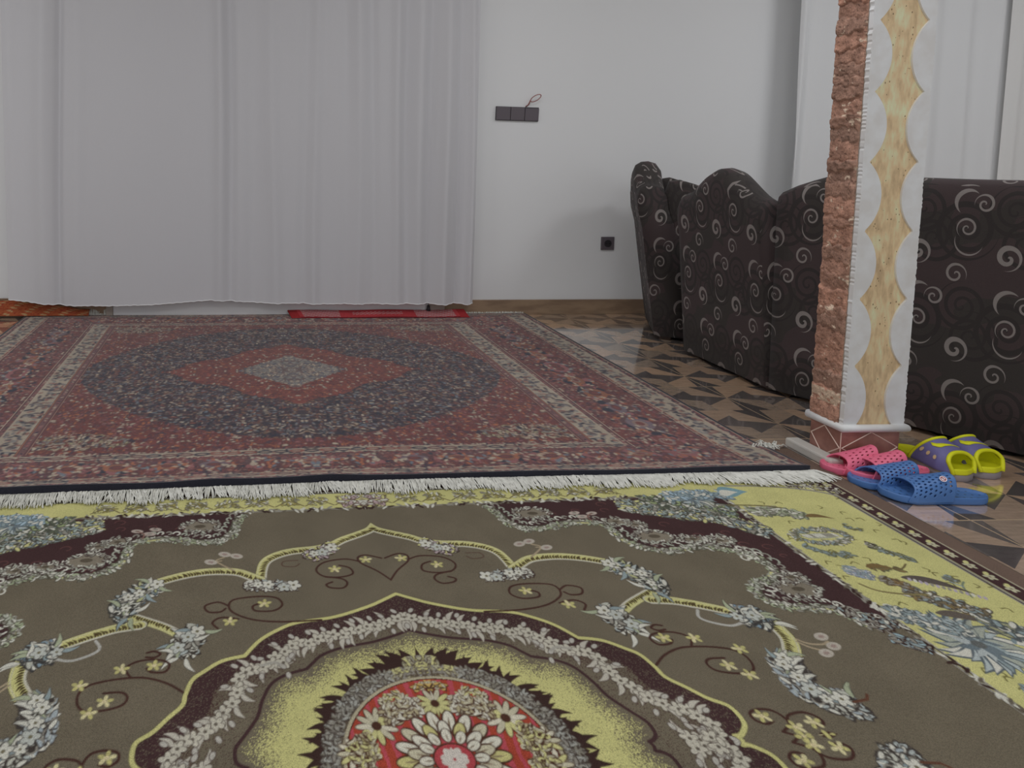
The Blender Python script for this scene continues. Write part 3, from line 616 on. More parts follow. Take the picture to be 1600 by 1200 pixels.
# ------------------------------------------------------------------ the room
CEIL = 2.8; WY = 3.93
class NT:
    def __init__(s, name):
        s.m = bpy.data.materials.new(name); s.m.use_nodes = True; s.t = s.m.node_tree; s.b = s.t.nodes['Principled BSDF']; s.L = s.t.links.new
    def n(s, typ, **kw):
        x = s.t.nodes.new(typ)
        for k, v in kw.items(): setattr(x, k, v)
        return x
    def math(s, op, a, b=None, c=None):
        x = s.n('ShaderNodeMath', operation=op)
        for i, v in enumerate((a, b, c)):
            if v is None: continue
            if isinstance(v, (int, float)): x.inputs[i].default_value = v
            else: s.L(v, x.inputs[i])
        return x.outputs[0]
    def mix(s, f, a, b):
        x = s.n('ShaderNodeMix', data_type='RGBA')
        for i, v in ((0, f), (6, a), (7, b)):
            if isinstance(v, (int, float)): x.inputs[i].default_value = v
            elif isinstance(v, tuple): x.inputs[i].default_value = v
            else: s.L(v, x.inputs[i])
        return x.outputs[2]
    def noise(s, vec, scale, detail=4, mscale=None):
        x = s.n('ShaderNodeTexNoise'); x.inputs['Scale'].default_value = scale; x.inputs['Detail'].default_value = detail
        if mscale:
            mp = s.n('ShaderNodeMapping'); mp.inputs['Scale'].default_value = mscale; s.L(vec, mp.inputs[0]); vec = mp.outputs[0]
        s.L(vec, x.inputs['Vector']); return x.outputs[0]

def floor_mat():
    q = NT('wood_look_star_tiles'); M = q.math
    co = q.n('ShaderNodeTexCoord').outputs['Object']; sp = q.n('ShaderNodeSeparateXYZ'); q.L(co, sp.inputs[0]); x, y = sp.outputs[0], sp.outputs[1]
    T = .254
    cx = M('ADD', M('DIVIDE', M('SUBTRACT', x, 2.005), T), .5); cyy = M('ADD', M('DIVIDE', M('SUBTRACT', y, 2.286), T), .5)
    fx = M('SUBTRACT', M('FRACT', cx), .5); fy = M('SUBTRACT', M('FRACT', cyy), .5)
    th = M('MULTIPLY', M('ADD', M('DIVIDE', M('ARCTAN2', fy, fx), 2*PI), 1.0), 8); th = M('ADD', th, .30)
    sec = M('FLOOR', th); par = M('MODULO', sec, 2.0)
    hv = q.n('ShaderNodeCombineXYZ'); q.L(M('FLOOR', cx), hv.inputs[0]); q.L(M('FLOOR', cyy), hv.inputs[1]); q.L(M('MODULO', sec, 8.0), hv.inputs[2])
    wn = q.n('ShaderNodeTexWhiteNoise', noise_dimensions='3D'); q.L(hv.outputs[0], wn.inputs['Vector']); rnd = wn.outputs['Value']
    gr = q.noise(co, 14, 8, (1, 7, 1)); gr2 = q.noise(co, 60, 6, (7, 1, 1))
    KF = .35
    tan = q.mix(rnd, A4((146, 121, 99), KF), A4((114, 101, 89), KF)); dark = q.mix(rnd, A4((78, 72, 69), KF), A4((60, 56, 55), KF))
    c = q.mix(par, dark, tan)
    g = q.n('ShaderNodeMapRange'); g.inputs[1].default_value = .3; g.inputs[2].default_value = .7; g.inputs[3].default_value = .72; g.inputs[4].default_value = 1.2
    q.L(M('ADD', M('MULTIPLY', gr, .6), M('MULTIPLY', gr2, .4)), g.inputs[0])
    vm = q.n('ShaderNodeVectorMath', operation='SCALE'); q.L(c, vm.inputs[0]); q.L(g.outputs[0], vm.inputs['Scale'])
    # joints every second module
    jx = M('ABSOLUTE', M('SUBTRACT', M('FRACT', M('ADD', M('DIVIDE', M('SUBTRACT', x, 2.005), 2*T), .5)), .5))
    jy = M('ABSOLUTE', M('SUBTRACT', M('FRACT', M('ADD', M('DIVIDE', M('SUBTRACT', y, 2.286-T/2), 2*T), .5)), .5))
    j = M('LESS_THAN', M('MINIMUM', jx, jy), .0045)
    q.L(q.mix(j, vm.outputs[0], A4((140, 122, 100), KF)), q.b.inputs['Base Color'])
    q.b.inputs['Roughness'].default_value = .10; q.b.inputs['IOR'].default_value = 2.3; q.b.inputs['Coat Weight'].default_value = 1; q.b.inputs['Coat IOR'].default_value = 3.4; q.b.inputs['Coat Roughness'].default_value = .10
    return q.m
paint = mat('white_wall_paint', (183, 188, 195), .75, .25, bump=(5, .12))
def struct(o): o['kind'] = 'structure'; return o
struct(box('floor', -3.6, 5.8, -1.6, 4.1, -.08, 0, floor_mat()))
struct(box('wall_back', -3.6, 5.8, WY, 4.1, 0, CEIL, paint))
struct(box('wall_left', -3.75, -3.6, -1.6, 4.1, -.08, CEIL, paint))
struct(box('wall_right', 5.8, 5.95, -1.6, 4.1, -.08, CEIL, paint))
struct(box('ceiling', -3.75, 5.95, -1.6, 4.1, CEIL, CEIL+.08, mat('white_ceiling_paint', (186, 187, 188), .8, .2)))
base_m = mat('brown_stone_skirting', (120, 101, 82), .3, .4, var=(7, (104, 86, 70), (1, 1, 4)), k=.5)
struct(box('baseboard_back', 1.27, 5.8, WY-.014, WY, 0, .092, base_m, bevel=.002))
struct(box('baseboard_left', -3.6, -.80, WY-.014, WY, 0, .112, base_m, bevel=.002))
dm = mat('white_door_panel', (176, 178, 178), .4, .4)
struct(box('door_1', -.76, 1.17, WY-.028, WY, .004, 2.15, dm, bevel=.004))
fm = mat('grey_door_frame', (128, 120, 112), .45, .3)
for nm, a, b, z0, z1 in (('trim_1', -.80, -.76, 0, 2.19), ('trim_2', 1.17, 1.27, 0, 2.19), ('trim_3', -.76, 1.17, 2.15, 2.19)):
    struct(box(nm, a, b, WY-.036, WY, z0, z1, fm, bevel=.003))

# ------------------------------------------------------------------ curtains
def cloth_mat(name, c, k=None, tr=.25):
    q = NT(name); co = q.n('ShaderNodeTexCoord').outputs['Object']
    q.b.inputs['Base Color'].default_value = A4(c, k); q.b.inputs['Roughness'].default_value = .8; q.b.inputs['Specular IOR Level'].default_value = .15
    q.b.inputs['Sheen Weight'].default_value = .15
    n = q.noise(co, 420, 2, (1, 1, .25)); n2 = q.noise(co, 7, 4, (1, 1, .3)); bp = q.n('ShaderNodeBump'); bp.inputs['Strength'].default_value = .22; bp.inputs['Distance'].default_value = .01
    q.L(q.math('ADD', q.math('MULTIPLY', n, .06), n2), bp.inputs['Height']); q.L(bp.outputs[0], q.b.inputs['Normal'])
    tl = q.n('ShaderNodeBsdfTranslucent'); tl.inputs[0].default_value = A4(c, k); mx = q.n('ShaderNodeMixShader'); mx.inputs[0].default_value = tr
    out = q.t.nodes['Material Output']; q.L(q.b.outputs[0], mx.inputs[1]); q.L(tl.outputs[0], mx.inputs[2]); q.L(mx.outputs[0], out.inputs[0])
    return q.m
def curtain_mesh(name, x0, x1, y, zhem, ztop, folds, m, parent, amp=1.0, waves=.006, freq=9, nx=700, nz=160, phase=0):
    xs = np.linspace(x0, x1, nx); t = np.linspace(0, 1, nz); X, T = np.meshgrid(xs, t)
    Z = zhem(X)*(1-T)+ztop*T
    D = waves*np.sin(X*freq+phase+.4*np.sin(T*3))+waves*.6*np.sin(X*freq*2.3+1.3+phase)
    for fx, drift, w, a in folds:
        c = fx+drift*(1-T)+.008*np.sin(T*5+fx*9); D = D+a*np.exp(-((X-c)/w)**2)*(.55+.45*np.sin(T*2.2+.6+fx*3)**2)
    E = .5*(T > .93)*(T-.93)/.07                       # gathered at the heading
    D = D*(1-.3*E)+.010*E*np.sin(X*95)
    return grid_mesh(name, X, y-amp*D, Z, None, m, parent)
root = thing('curtain', 'wide white curtain on the left, its hem just above the red and navy rug', 'curtain', (0, 3.83, 0))
hx = [-1.37,-1.342,-1.2,-1.04,-.80,-.5,-.3,-.162,-.05,.108,.3,.494,.8,1.1,1.372,1.42]; hz = [.128,.126,.108,.090,.086,.094,.108,.117,.112,.101,.098,.091,.092,.090,.088,.098]
sheet = curtain_mesh('curtain_cloth', -1.36, 1.415, 0, lambda x: np.interp(x, hx, hz)+.0015*np.sin(x*150), 2.62,
    [(-1.02,-.04,.022,-.030),(-1.10,-.05,.05,.030),(-1.30,-.03,.04,.016),(-.93,-.02,.05,.016),(-.12,.02,.035,.030),(-.06,.02,.03,-.024),(.10,-.02,.05,-.018),(.19,.03,.04,.020),(.46,.0,.030,.022),(.40,.0,.03,-.014),(.62,.02,.03,-.012),
     (.70,.02,.035,.024),(.78,.03,.03,-.02),(.93,.02,.032,.024),(.99,.02,.03,-.02),(1.06,.03,.035,.024),(1.13,.02,.03,-.026),(1.22,.02,.035,.034),(1.30,.02,.025,-.030),(1.37,.02,.02,.030),(-.55,.03,.14,.010),(-.75,.01,.10,.012)],
    cloth_mat('white_cotton_curtain', (163, 162, 164), tr=.12), root, waves=.003, amp=1.05)
V_, F_ = [], []                                     # overlocked hem edge
me = sheet.data; nx = 700
V_, F_ = [], []; tube([me.vertices[i].co+Vector((0, 0, .001*math.sin(i*1.7))) for i in range(0, nx, 3)], .0028, 5, V_, F_)
link_mesh('hem', V_, F_, mat('hem_thread', (176, 178, 180), .9), sheet, True)
V_, F_ = [], []; tube([(-1.6, .03, 2.64), (1.6, .03, 2.64)], .012, 10, V_, F_); link_mesh('curtain_rod', V_, F_, mat('white_rod_metal', (180, 180, 180), .3, .5), root, True)
for bx in (-1.5, 1.5): box('rod_bracket', bx-.01, bx+.01, .03, WY-3.83, 2.63, 2.66, fm, root)

root = thing('curtain', 'pale bluish white curtain on the right, hanging behind the sofa and the stone pillar', 'curtain', (0, 3.80, 0))
curtain_mesh('curtain_cloth', 3.29, 4.62, 0, lambda x: .06+0*x, 2.62, [(3.31,-.03,.02,.035),(3.36,-.03,.02,-.03),(3.62,0,.05,.014),(3.9,0,.06,.016),(4.2,0,.05,-.018),(4.33,.0,.04,.022),(4.5,.0,.05,.03),(4.56,0,.03,-.03)],
    cloth_mat('white_voile_curtain', (176, 178, 186), tr=.12), root, waves=.008, freq=14, nx=400, nz=60)
V_, F_ = [], []; tube([(3.2, .03, 2.64), (5.7, .03, 2.64)], .012, 10, V_, F_); link_mesh('curtain_rod', V_, F_, bpy.data.materials['white_rod_metal'], root, True)
for bx in (3.22, 5.6): box('rod_bracket', bx-.01, bx+.01, .03, WY-3.80, 2.63, 2.66, fm, root)
root = thing('curtain', 'beige curtain at the far right, beside the bluish white one', 'curtain', (0, 3.78, 0))
curtain_mesh('curtain_cloth', 4.56, 5.6, 0, lambda x: .06+0*x, 2.62, [(4.62,0,.03,.03),(4.95,0,.06,.02),(5.2,0,.05,-.02)], cloth_mat('beige_voile_curtain', (182, 174, 172), tr=.12), root, waves=.008, freq=11, nx=300, nz=60)
for k in range(8):
    V_, F_ = [], []; bx = 4.62+k*.13
    tube([(bx, .05+.018*math.cos(a), 2.638+.022*math.sin(a)) for a in np.linspace(0, 2*PI, 13)], .002, 5, V_, F_); link_mesh('curtain_ring', V_, F_, bpy.data.materials['white_rod_metal'], root, True)

# ------------------------------------------------------------------ wall fittings
blk = mat('charcoal_plastic', (74, 68, 72), .38, .4); blk2 = mat('black_plastic_gap', (36, 33, 36), .5)
root = thing('light_switch', 'long charcoal triple light switch on the white wall', 'light switch', (1.692, WY, 1.236)); root.rotation_euler = (0, -.0, 0); root.rotation_euler.y = .030
box('switch_frame', -.131, .131, -.009, 0, -.042, .042, blk2, root, .002)
for k in range(3):
    x = -.0875+.0875*k
    box('rocker', x-.0425, x+.0425, -.016, -.006, -.040, .040+(.0 if k < 2 else -.004), blk, root, .003)
root = thing('cable_loop', 'thin reddish wire loop sticking out of the wall above the light switch', 'wire', (1.79, WY, 1.325))
V_, F_ = [], []; pts = [(-.045, .0, -.045), (-.035, -.012, -.035)]+[(.002+.024*math.cos(a)+.018*math.sin(a), -.03-.006*math.sin(a), .004+.022*math.sin(a)) for a in np.linspace(-2.6, 3.3, 26)]+[(-.03, -.012, -.032), (-.04, 0, -.045)]
tube(pts, .0028, 6, V_, F_); link_mesh('wire', V_, F_, mat('red_brown_wire', (120, 78, 74), .5), root, True)
root = thing('wall_socket', 'small square charcoal power socket low on the white wall', 'socket', (2.285, WY, .443))
box('socket_plate', -.041, .041, -.010, 0, -.041, .041, blk, root, .003)
bm = bmesh.new(); bmesh.ops.create_cone(bm, cap_ends=True, segments=28, radius1=.022, radius2=.022, depth=.003, matrix=Matrix.Translation((0, -.0108, 0)) @ Matrix.Rotation(PI/2, 4, 'X')); rec = bm_obj('socket_recess', bm, blk2, root)
for sx in (-.0095, .0095):
    bm = bmesh.new(); bmesh.ops.create_cone(bm, cap_ends=True, segments=12, radius1=.0028, radius2=.0028, depth=.004, matrix=Matrix.Translation((sx, -.0118, 0)) @ Matrix.Rotation(PI/2, 4, 'X')); bm_obj('pin_hole', bm, mat('hole_black', (14, 14, 14), .9), rec)

# ------------------------------------------------------------------ small things along the far wall
def mat_cloth():
    U, V = np.meshgrid(np.linspace(0, 1, 380), np.linspace(0, 1, 60)); n = rng.random(U.shape)
    C = np.empty(U.shape+(3,)); C[:] = alb((168, 62, 66), .85)
    d = np.abs(U-.5)*2; wh = ((d > .42) & (d < .86) & (np.sin(U*150+V*9)*np.sin(V*40+U*30) > -.1)) | ((d < .28) & (V > .35) & (V < .72) & (np.sin(U*260)*np.sin(V*30) > .1))
    C[wh] = alb((168, 132, 132), .85); C[(V < .06) | (U < .01) | (U > .99)] = alb((120, 38, 44), .85); C[d > .9] = alb((150, 48, 50), .85)
    X = .30+1.09*U+.02*(1-V)*(U < .1); Y = 3.80+.095*V; Z = .018+.022*V+.002*np.sin(U*14); e = np.zeros(U.shape, bool); e[0] = e[-1] = True; e[:, 0] = e[:, -1] = True
    Z[0] = .0145; Z[:, 0] -= .005; Z[:, -1] -= .005
    X = X-.06*(U == U.min())*0
    o = grid_mesh('door_mat', X, Y, Z, C, weave_mat('red_mat_weave', scale=400), None)
    tag(o, 'narrow red and white mat at the far edge of the rug under the curtain', 'mat')
mat_cloth()
def folded_rug():
    U, T = np.meshgrid(np.linspace(0, 1, 120), np.linspace(0, 1, 30)); C = np.empty(U.shape+(3,))
    C[:] = alb((156, 84, 54), .85); nn = rng.random(U.shape); C[nn > .75] = alb((136, 60, 46), .85); C[(np.sin(U*60+T*14)*np.sin(T*22) > .6)] = alb((168, 138, 100), .85); C[(T > .8)] = alb((112, 84, 66), .85)
    X = -1.95+1.05*U; Y = 3.870+.042*T; Z = .016+(.088-.06*np.clip((U-.55)/.45, 0, 1))*np.sin(T*PI*.5)+.004*np.sin(U*25)*T
    o = grid_mesh('folded_rug', X, Y, Z, C, weave_mat('orange_rug_weave', scale=400), None)
    so = o.modifiers.new('thickness', 'SOLIDIFY'); so.thickness = .004; so.offset = 1
    tag(o, 'orange patterned rug end bunched up against the wall at the far left', 'rug')
folded_rug()
root = thing('door_stop', 'tiny black door stop on the floor under the curtain hem', 'door stop', (1.165, 3.885, .034))
bm = bmesh.new(); bmesh.ops.create_cone(bm, cap_ends=True, segments=16, radius1=.014, radius2=.009, depth=.022, matrix=Matrix.Translation((0, 0, .013))); bm_obj('rubber_body', bm, blk2, root, True)
bm = bmesh.new(); bmesh.ops.create_uvsphere(bm, u_segments=12, v_segments=8, radius=.009, matrix=Matrix.Translation((0, 0, .028))); bm_obj('knob', bm, blk2, root, True)
R = random.Random(9); V_, F_ = [], []
for k in range(46):
    x, y = 1.79+R.gauss(0, .026), 2.075+R.gauss(0, .009); a = R.uniform(0, 6.3)
    tube([(x, y, .012), (x+.008*math.cos(a), y+.008*math.sin(a), .018+R.uniform(0, .008)), (x+.018*math.cos(a+.7), y+.018*math.sin(a+.7), .014)], [.0022, .002, .001], 4, V_, F_, False)
tag(link_mesh('fringe_tuft', V_, F_, bpy.data.materials['cotton_fringe']), 'small tuft of white fringe beside the rug corner near the pillar', 'fringe')

# ------------------------------------------------------------------ stone pillar
pil = thing('pillar', 'square pillar with rough brown stone side and yellow travertine front framed in white scallops', 'pillar', (2.02, 2.02, 0))
ox, oy = 2.02, 2.02
XL, XR, YF, YB = -.093, .100, -.052, .045
box('core', XL, XR, YF, YB, .0, CEIL, mat('pillar_concrete', (120, 112, 104), .9), pil)
def stone_face():
    R = np.random.default_rng(21); nz, ny = 900, 34
    z = np.linspace(.135, CEIL, nz); y = np.linspace(0, 1, ny)
    rows = [.135]; 
    while rows[-1] < CEIL: rows.append(rows[-1]+R.uniform(.028, .062))
    rows = np.array(rows); prot = R.uniform(.006, .020, len(rows)); slant = R.uniform(-.010, .010, len(rows))
    Yg, Zg = np.meshgrid(y, z); Zw = Zg+.010*np.sin(Yg*5+Zg*31)*.5+.004*np.sin(Yg*17+Zg*77)
    idx = np.clip(np.searchsorted(rows, Zw)-1, 0, len(rows)-2)
    f = (Zw-rows[idx])/(rows[idx+1]-rows[idx])
    def vn(s, sd):
        r = np.random.default_rng(sd); g = r.random((int(CEIL*s)+4, int(.1*s)+4)); a = Zg*s; b = Yg*.1*s; i = a.astype(int); j = b.astype(int); fa = a-i; fb = b-j; fa = fa*fa*(3-2*fa); fb = fb*fb*(3-2*fb)
        return (g[i, j]*(1-fa)+g[i+1, j]*fa)*(1-fb)+(g[i, j+1]*(1-fa)+g[i+1, j+1]*fa)*fb
    d = .5*prot[idx]+.6*slant[idx]*(f-.5)-.0035*np.exp(-(np.minimum(f, 1-f)/.07)**2)+.004*(vn(28, 1)-.5)+.0035*(vn(80, 2)-.5)+.0025*(vn(220, 3)-.5)
    edge = np.clip(np.minimum(Yg, 1-Yg)/.05, 0, 1)**.5
    X = XL-np.maximum(d, .001)*(.45+.55*edge); Yw = (YF+.003)+(YB-YF+.004)*Yg+.002*(vn(120, 5)-.5)
    X[:, 0] = XL+.001; X[:, -1] = XL+.001
    # colour of the stones themselves
    tone = R.uniform(0, 1, len(rows))[idx][..., None]; c1 = alb((140, 104, 88), .5); c2 = alb((116, 92, 80), .5); C = c1*tone+c2*(1-tone)
    v = vn(60, 7)[..., None]; C = C*(.75+.5*v); w = (vn(150, 8)*.5+vn(40, 9)*.5 > .80)[..., None]; C = np.where(w, alb((172, 152, 134), .5), C)
    pit = (vn(260, 11) > .86)[..., None]; C = np.where(pit, C*.45, C)
    pale = ((Zg > .19) & (Zg < .235) & (vn(90, 12) > .35))[..., None]; C = np.where(pale, alb((160, 140, 122), .5), C)
    return grid_mesh('stone_cladding', X, Yw, Zg, np.clip(C, .01, .9), weave_mat('split_brown_stone', rough=.8, scale=260, bump=.3, spec=.25), pil)
stone_face()
def travertine():
    q = NT('yellow_travertine'); co = q.n('ShaderNodeTexCoord').outputs['Object']
    n = q.noise(co, 24, 8, (2.6, 1, .8)); n2 = q.noise(co, 9, 6, (1, 1, .5)); v = q.n('ShaderNodeTexVoronoi'); mp = q.n('ShaderNodeMapping'); mp.inputs['Scale'].default_value = (1, 1, .6); q.L(co, mp.inputs[0]); q.L(mp.outputs[0], v.inputs[0]); v.inputs['Scale'].default_value = 90
    r = q.n('ShaderNodeValToRGB'); e = r.color_ramp.elements; e[0].position = .36; e[0].color = A4((152, 130, 100), .5); e[1].position = .66; e[1].color = A4((190, 174, 142), .5); x = r.color_ramp.elements.new(.5); x.color = A4((174, 152, 118), .5)
    q.L(q.math('ADD', q.math('MULTIPLY', n, .65), q.math('MULTIPLY', n2, .35)), r.inputs[0])
    pit = q.math('MULTIPLY', q.math('LESS_THAN', v.outputs[0], .16), q.math('GREATER_THAN', q.noise(co, 30, 3), .52))
    q.L(q.mix(pit, r.outputs[0], A4((100, 80, 56), .5)), q.b.inputs['Base Color']); q.b.inputs['Roughness'].default_value = .45
    return q.m
box('travertine_panel', XL+.012, XR-.012, YF-.008, YF, .125, CEIL, travertine(), pil)
wm = mat('white_marble', (182, 180, 178), .45, .35, k=.5, var=(16, (168, 166, 164)))
def trim(side, m):
    z = .13; pts = []; R = random.Random(3+side)
    per = .215; z0 = .115
    inner = []
    zz = .128
    while zz < CEIL:
        ph = ((zz-z0) % per)/per; h = (ph-.5)*per; Rr = .148; inner.append((.020+max(0, math.sqrt(max(0, Rr*Rr-h*h))-(Rr-.046)), zz)); zz += .006
    V_, F_ = [], []
    for k, (w_, z_) in enumerate(inner):
        e = R.choice([-.002, 0, 0, .001, .002]) if k % 2 == 0 else 0
        o_ = XL+e-.001 if side < 0 else XR+.004-e; n_ = XL+w_ if side < 0 else XR+.004-w_
        for y_ in (YF-.014, YF): V_ += [(o_, y_, z_), (n_, y_, z_)]
    for k in range(len(inner)-1):
        a_ = 4*k
        for p_, q_ in ((0, 1), (1, 3), (3, 2), (2, 0)): F_.append((a_+p_, a_+q_, a_+4+q_, a_+4+p_))
    F_ += [(0, 2, 3, 1), tuple(4*(len(inner)-1)+k for k in (0, 1, 3, 2))]
    o = link_mesh('marble_trim', V_, F_, m, pil)
    bm = bmesh.new(); bm.from_mesh(o.data); bmesh.ops.recalc_face_normals(bm, faces=bm.faces[:]); bm.to_mesh(o.data); bm.free(); return o
trim(-1, wm); trim(1, wm)
# right edge sliver behind the trim, chipped
V_ = []; R = random.Random(44)
box('edge_strip', XR-.004, XR+.003, YF-.002, YB, .13, CEIL, wm, pil)
tile = mat('brown_marble_tile', (122, 86, 76), .22, .45, k=.5, var=(18, (104, 72, 64)))
box('base_tile', XL-.002, XR-.004, YF-.010, YB+.002, .0, .118, tile, pil)
ink = mat('pale_pink_inlay', (180, 156, 144), .4, k=.5)
def bar2(a, b, w=.0018):
    V_, F_ = tube([a, b], w, 4); link_mesh('inlay_line', V_, F_, ink, pil)
yf = YF-.0105; D4 = [(XL+.002, yf, .060), (.004, yf, .112), (XR-.008, yf, .062), (.004, yf, .010)]
for i in range(4): bar2(D4[i], D4[(i+1) % 4])
xl = XL-.0025; D4 = [(xl, YF-.008, .060), (xl, -.004, .112), (xl, YB-.002, .070), (xl, -.004, .012)]
for i in range(4): bar2(D4[i], D4[(i+1) % 4])
bar2((XL-.002, YF-.0105, .004), (XL-.002, YF-.0105, .112), .0016)
V_, F_ = [], []; xm, ym = XL-.006, YF-.016
tube([(xm, YB+.010, .128), (xm, ym, .128), (XR+.010, ym, .128), (XR+.010, YB+.010, .128)], .0125, 12, V_, F_); tube([(XR+.010, YB+.010, .128), (xm, YB+.010, .128)], .0125, 12, V_, F_)
link_mesh('moulding', V_, F_, wm, pil, True)
box('step', XL-.050, XL-.003, YF-.030, YB+.045, .0, .030, mat('grey_concrete_lip', (146, 142, 136), .8, k=.5, bump=(60, .5)), pil, .006)

# ------------------------------------------------------------------ swirl fabric suite
def swirl_fabric():
    q = NT('swirl_upholstery'); M = q.math
    tc = q.n('ShaderNodeTexCoord'); sp = q.n('ShaderNodeSeparateXYZ'); q.L(tc.outputs['Object'], sp.inputs[0]); sn = q.n('ShaderNodeSeparateXYZ')
    ge = q.n('ShaderNodeNewGeometry'); vt = q.n('ShaderNodeVectorTransform', vector_type='NORMAL', convert_from='WORLD', convert_to='OBJECT'); q.L(ge.outputs['True Normal'], vt.inputs[0]); q.L(vt.outputs[0], sn.inputs[0])
    side = M('GREATER_THAN', M('ABSOLUTE', sn.outputs[0]), M('MULTIPLY', M('ABSOLUTE', sn.outputs[1]), 1.2)); top = M('GREATER_THAN', M('ABSOLUTE', sn.outputs[2]), .75)
    u = M('ADD', M('MULTIPLY', sp.outputs[1], side), M('MULTIPLY', sp.outputs[0], M('SUBTRACT', 1.0, side)))
    u = M('DIVIDE', u, .70)
    v = M('ADD', sp.outputs[2], M('MULTIPLY', sp.outputs[1], top))
    CU, CV = .30, .33
    def local(cx, cv):
        vv = M('ADD', M('DIVIDE', M('SUBTRACT', v, cv), CV), .5); row = M('FLOOR', vv)
        uu = M('ADD', M('DIVIDE', M('SUBTRACT', M('SUBTRACT', u, cx), M('MULTIPLY', row, .15)), CU), .5)
        return M('MULTIPLY', M('SUBTRACT', M('FRACT', uu), .5), CU), M('MULTIPLY', M('SUBTRACT', M('FRACT', vv), .5), CV)
    def spiral(cx, cv, R, pitch, w, rot=0, d=1):
        x, y = local(cx, cv); r = M('SQRT', M('ADD', M('MULTIPLY', x, x), M('MULTIPLY', y, y)))
        th = M('DIVIDE', M('ADD', M('ARCTAN2', M('MULTIPLY', y, d), x), rot+2*PI), 2*PI)
        s = M('FRACT', M('SUBTRACT', th, M('DIVIDE', r, pitch)))
        # total angle along the arm limits its length so that it ends in a taper
        k = M('LESS_THAN', s, M('MULTIPLY', w, M('ADD', .35, M('DIVIDE', r, R*1.5)))) if not isinstance(w, float) else M('LESS_THAN', s, M('ADD', w*.45, M('MULTIPLY', r, w*.55/R)))
        return M('MULTIPLY', k, M('LESS_THAN', r, R))
    def arc(cx, cv, R, ox_, oy_, R2=None):
        x, y = local(cx, cv); r = M('SQRT', M('ADD', M('MULTIPLY', x, x), M('MULTIPLY', y, y)))
        a, b = M('SUBTRACT', x, ox_), M('SUBTRACT', y, oy_); r_ = M('SQRT', M('ADD', M('MULTIPLY', a, a), M('MULTIPLY', b, b)))
        return M('MULTIPLY', M('LESS_THAN', r, R), M('GREATER_THAN', r_, R2 or R))
    def mx(*a):
        o = a[0]
        for b in a[1:]: o = M('MAXIMUM', o, b)
        return o
    light = mx(spiral(-.138, .09, .036, .026, .36, .6), spiral(0, 0, .043, .040, .60, 2.4, -1), spiral(-.166, -.069, .038, .030, .38, 3.6, -1), spiral(.064, -.156, .034, .026, .42, 1.2),
               arc(.008, -.150, .044, .012, -.010), arc(-.130, .045, .048, .002, .006))
    faint = mx(spiral(-.138, .085, .105, .042, .55, 0.3), spiral(-.138, -.177, .085, .034, .5, 1.5, -1), spiral(.05, .05, .09, .040, .4, 2.0))
    n = q.noise(tc.outputs['Object'], 4.5, 2); th_ = q.noise(tc.outputs['Object'], 900, 1)
    base = q.mix(M('GREATER_THAN', n, .5), A4((45, 41, 39), .5), A4((52, 43, 43), .5))
    c = q.mix(faint, base, A4((40, 36, 35), .5)); c = q.mix(light, c, A4((104, 98, 95), .5))
    vm = q.n('ShaderNodeVectorMath', operation='SCALE'); q.L(c, vm.inputs[0]); q.L(M('ADD', .7, M('MULTIPLY', th_, .6)), vm.inputs['Scale']); q.L(vm.outputs[0], q.b.inputs['Base Color'])
    q.b.inputs['Roughness'].default_value = .75; q.b.inputs['Specular IOR Level'].default_value = .25; q.b.inputs['Sheen Weight'].default_value = .06
    bp = q.n('ShaderNodeBump'); bp.inputs['Strength'].default_value = .2; bp.inputs['Distance'].default_value = .002; q.L(M('ADD', M('MULTIPLY', light, .6), th_), bp.inputs['Height']); q.L(bp.outputs[0], q.b.inputs['Normal'])
    return q.m
FAB = swirl_fabric(); foot_m = mat('dark_wood_foot', (50, 38, 32), .5)
def ring_back(zt, lean, x, th=.17, y0=0):
    z_ = zt; L = lambda z: -lean*min(z, .9)/.9
    P = [(.0, .02), (L(.2), .2), (L(.4)-.003, .4), (L(.6)-.004, .6), (L(z_)+.000, z_-.12), (L(z_)-.004, z_-.06), (L(z_)+.008, z_-.022), (L(z_)+.035, z_-.003), (L(z_)+.07, z_), (L(z_)+.105, z_-.012), (L(z_)+.13, z_-.05), (L(z_)+.14, z_-.12), (L(.5)+th, .5), (th+.02, .3), (th+.02, .02)]
    return [(x, p[0]+y0, p[1]) for p in P]
def cushion(name, x0, x1, y0, y1, z0, z1, parent, r=.03):
    bm = box_bm(x0, x1, y0, y1, z0, z1); return bm_obj(name, bm, FAB, parent, True, bevel=r, seg=4)
def side_wing(x0, x1, prof, parent, name='wing', shear=None):
    n = len(prof); rings = []
    for t, ins in ((0, .022), (.12, .006), (.3, 0), (.7, 0), (.88, .006), (1, .022)):
        cy = sum(p[0] for p in prof)/n; cz = sum(p[1] for p in prof)/n; x = x0+(x1-x0)*t
        rings.append([(x, p[0]+(ins if p[0] < cy else -ins)*(1 if abs(p[0]-cy) > .02 else 0), max(.02, p[1]-(ins if p[1] > cz else 0))) for p in prof])
    return loft(name, rings, FAB, parent)
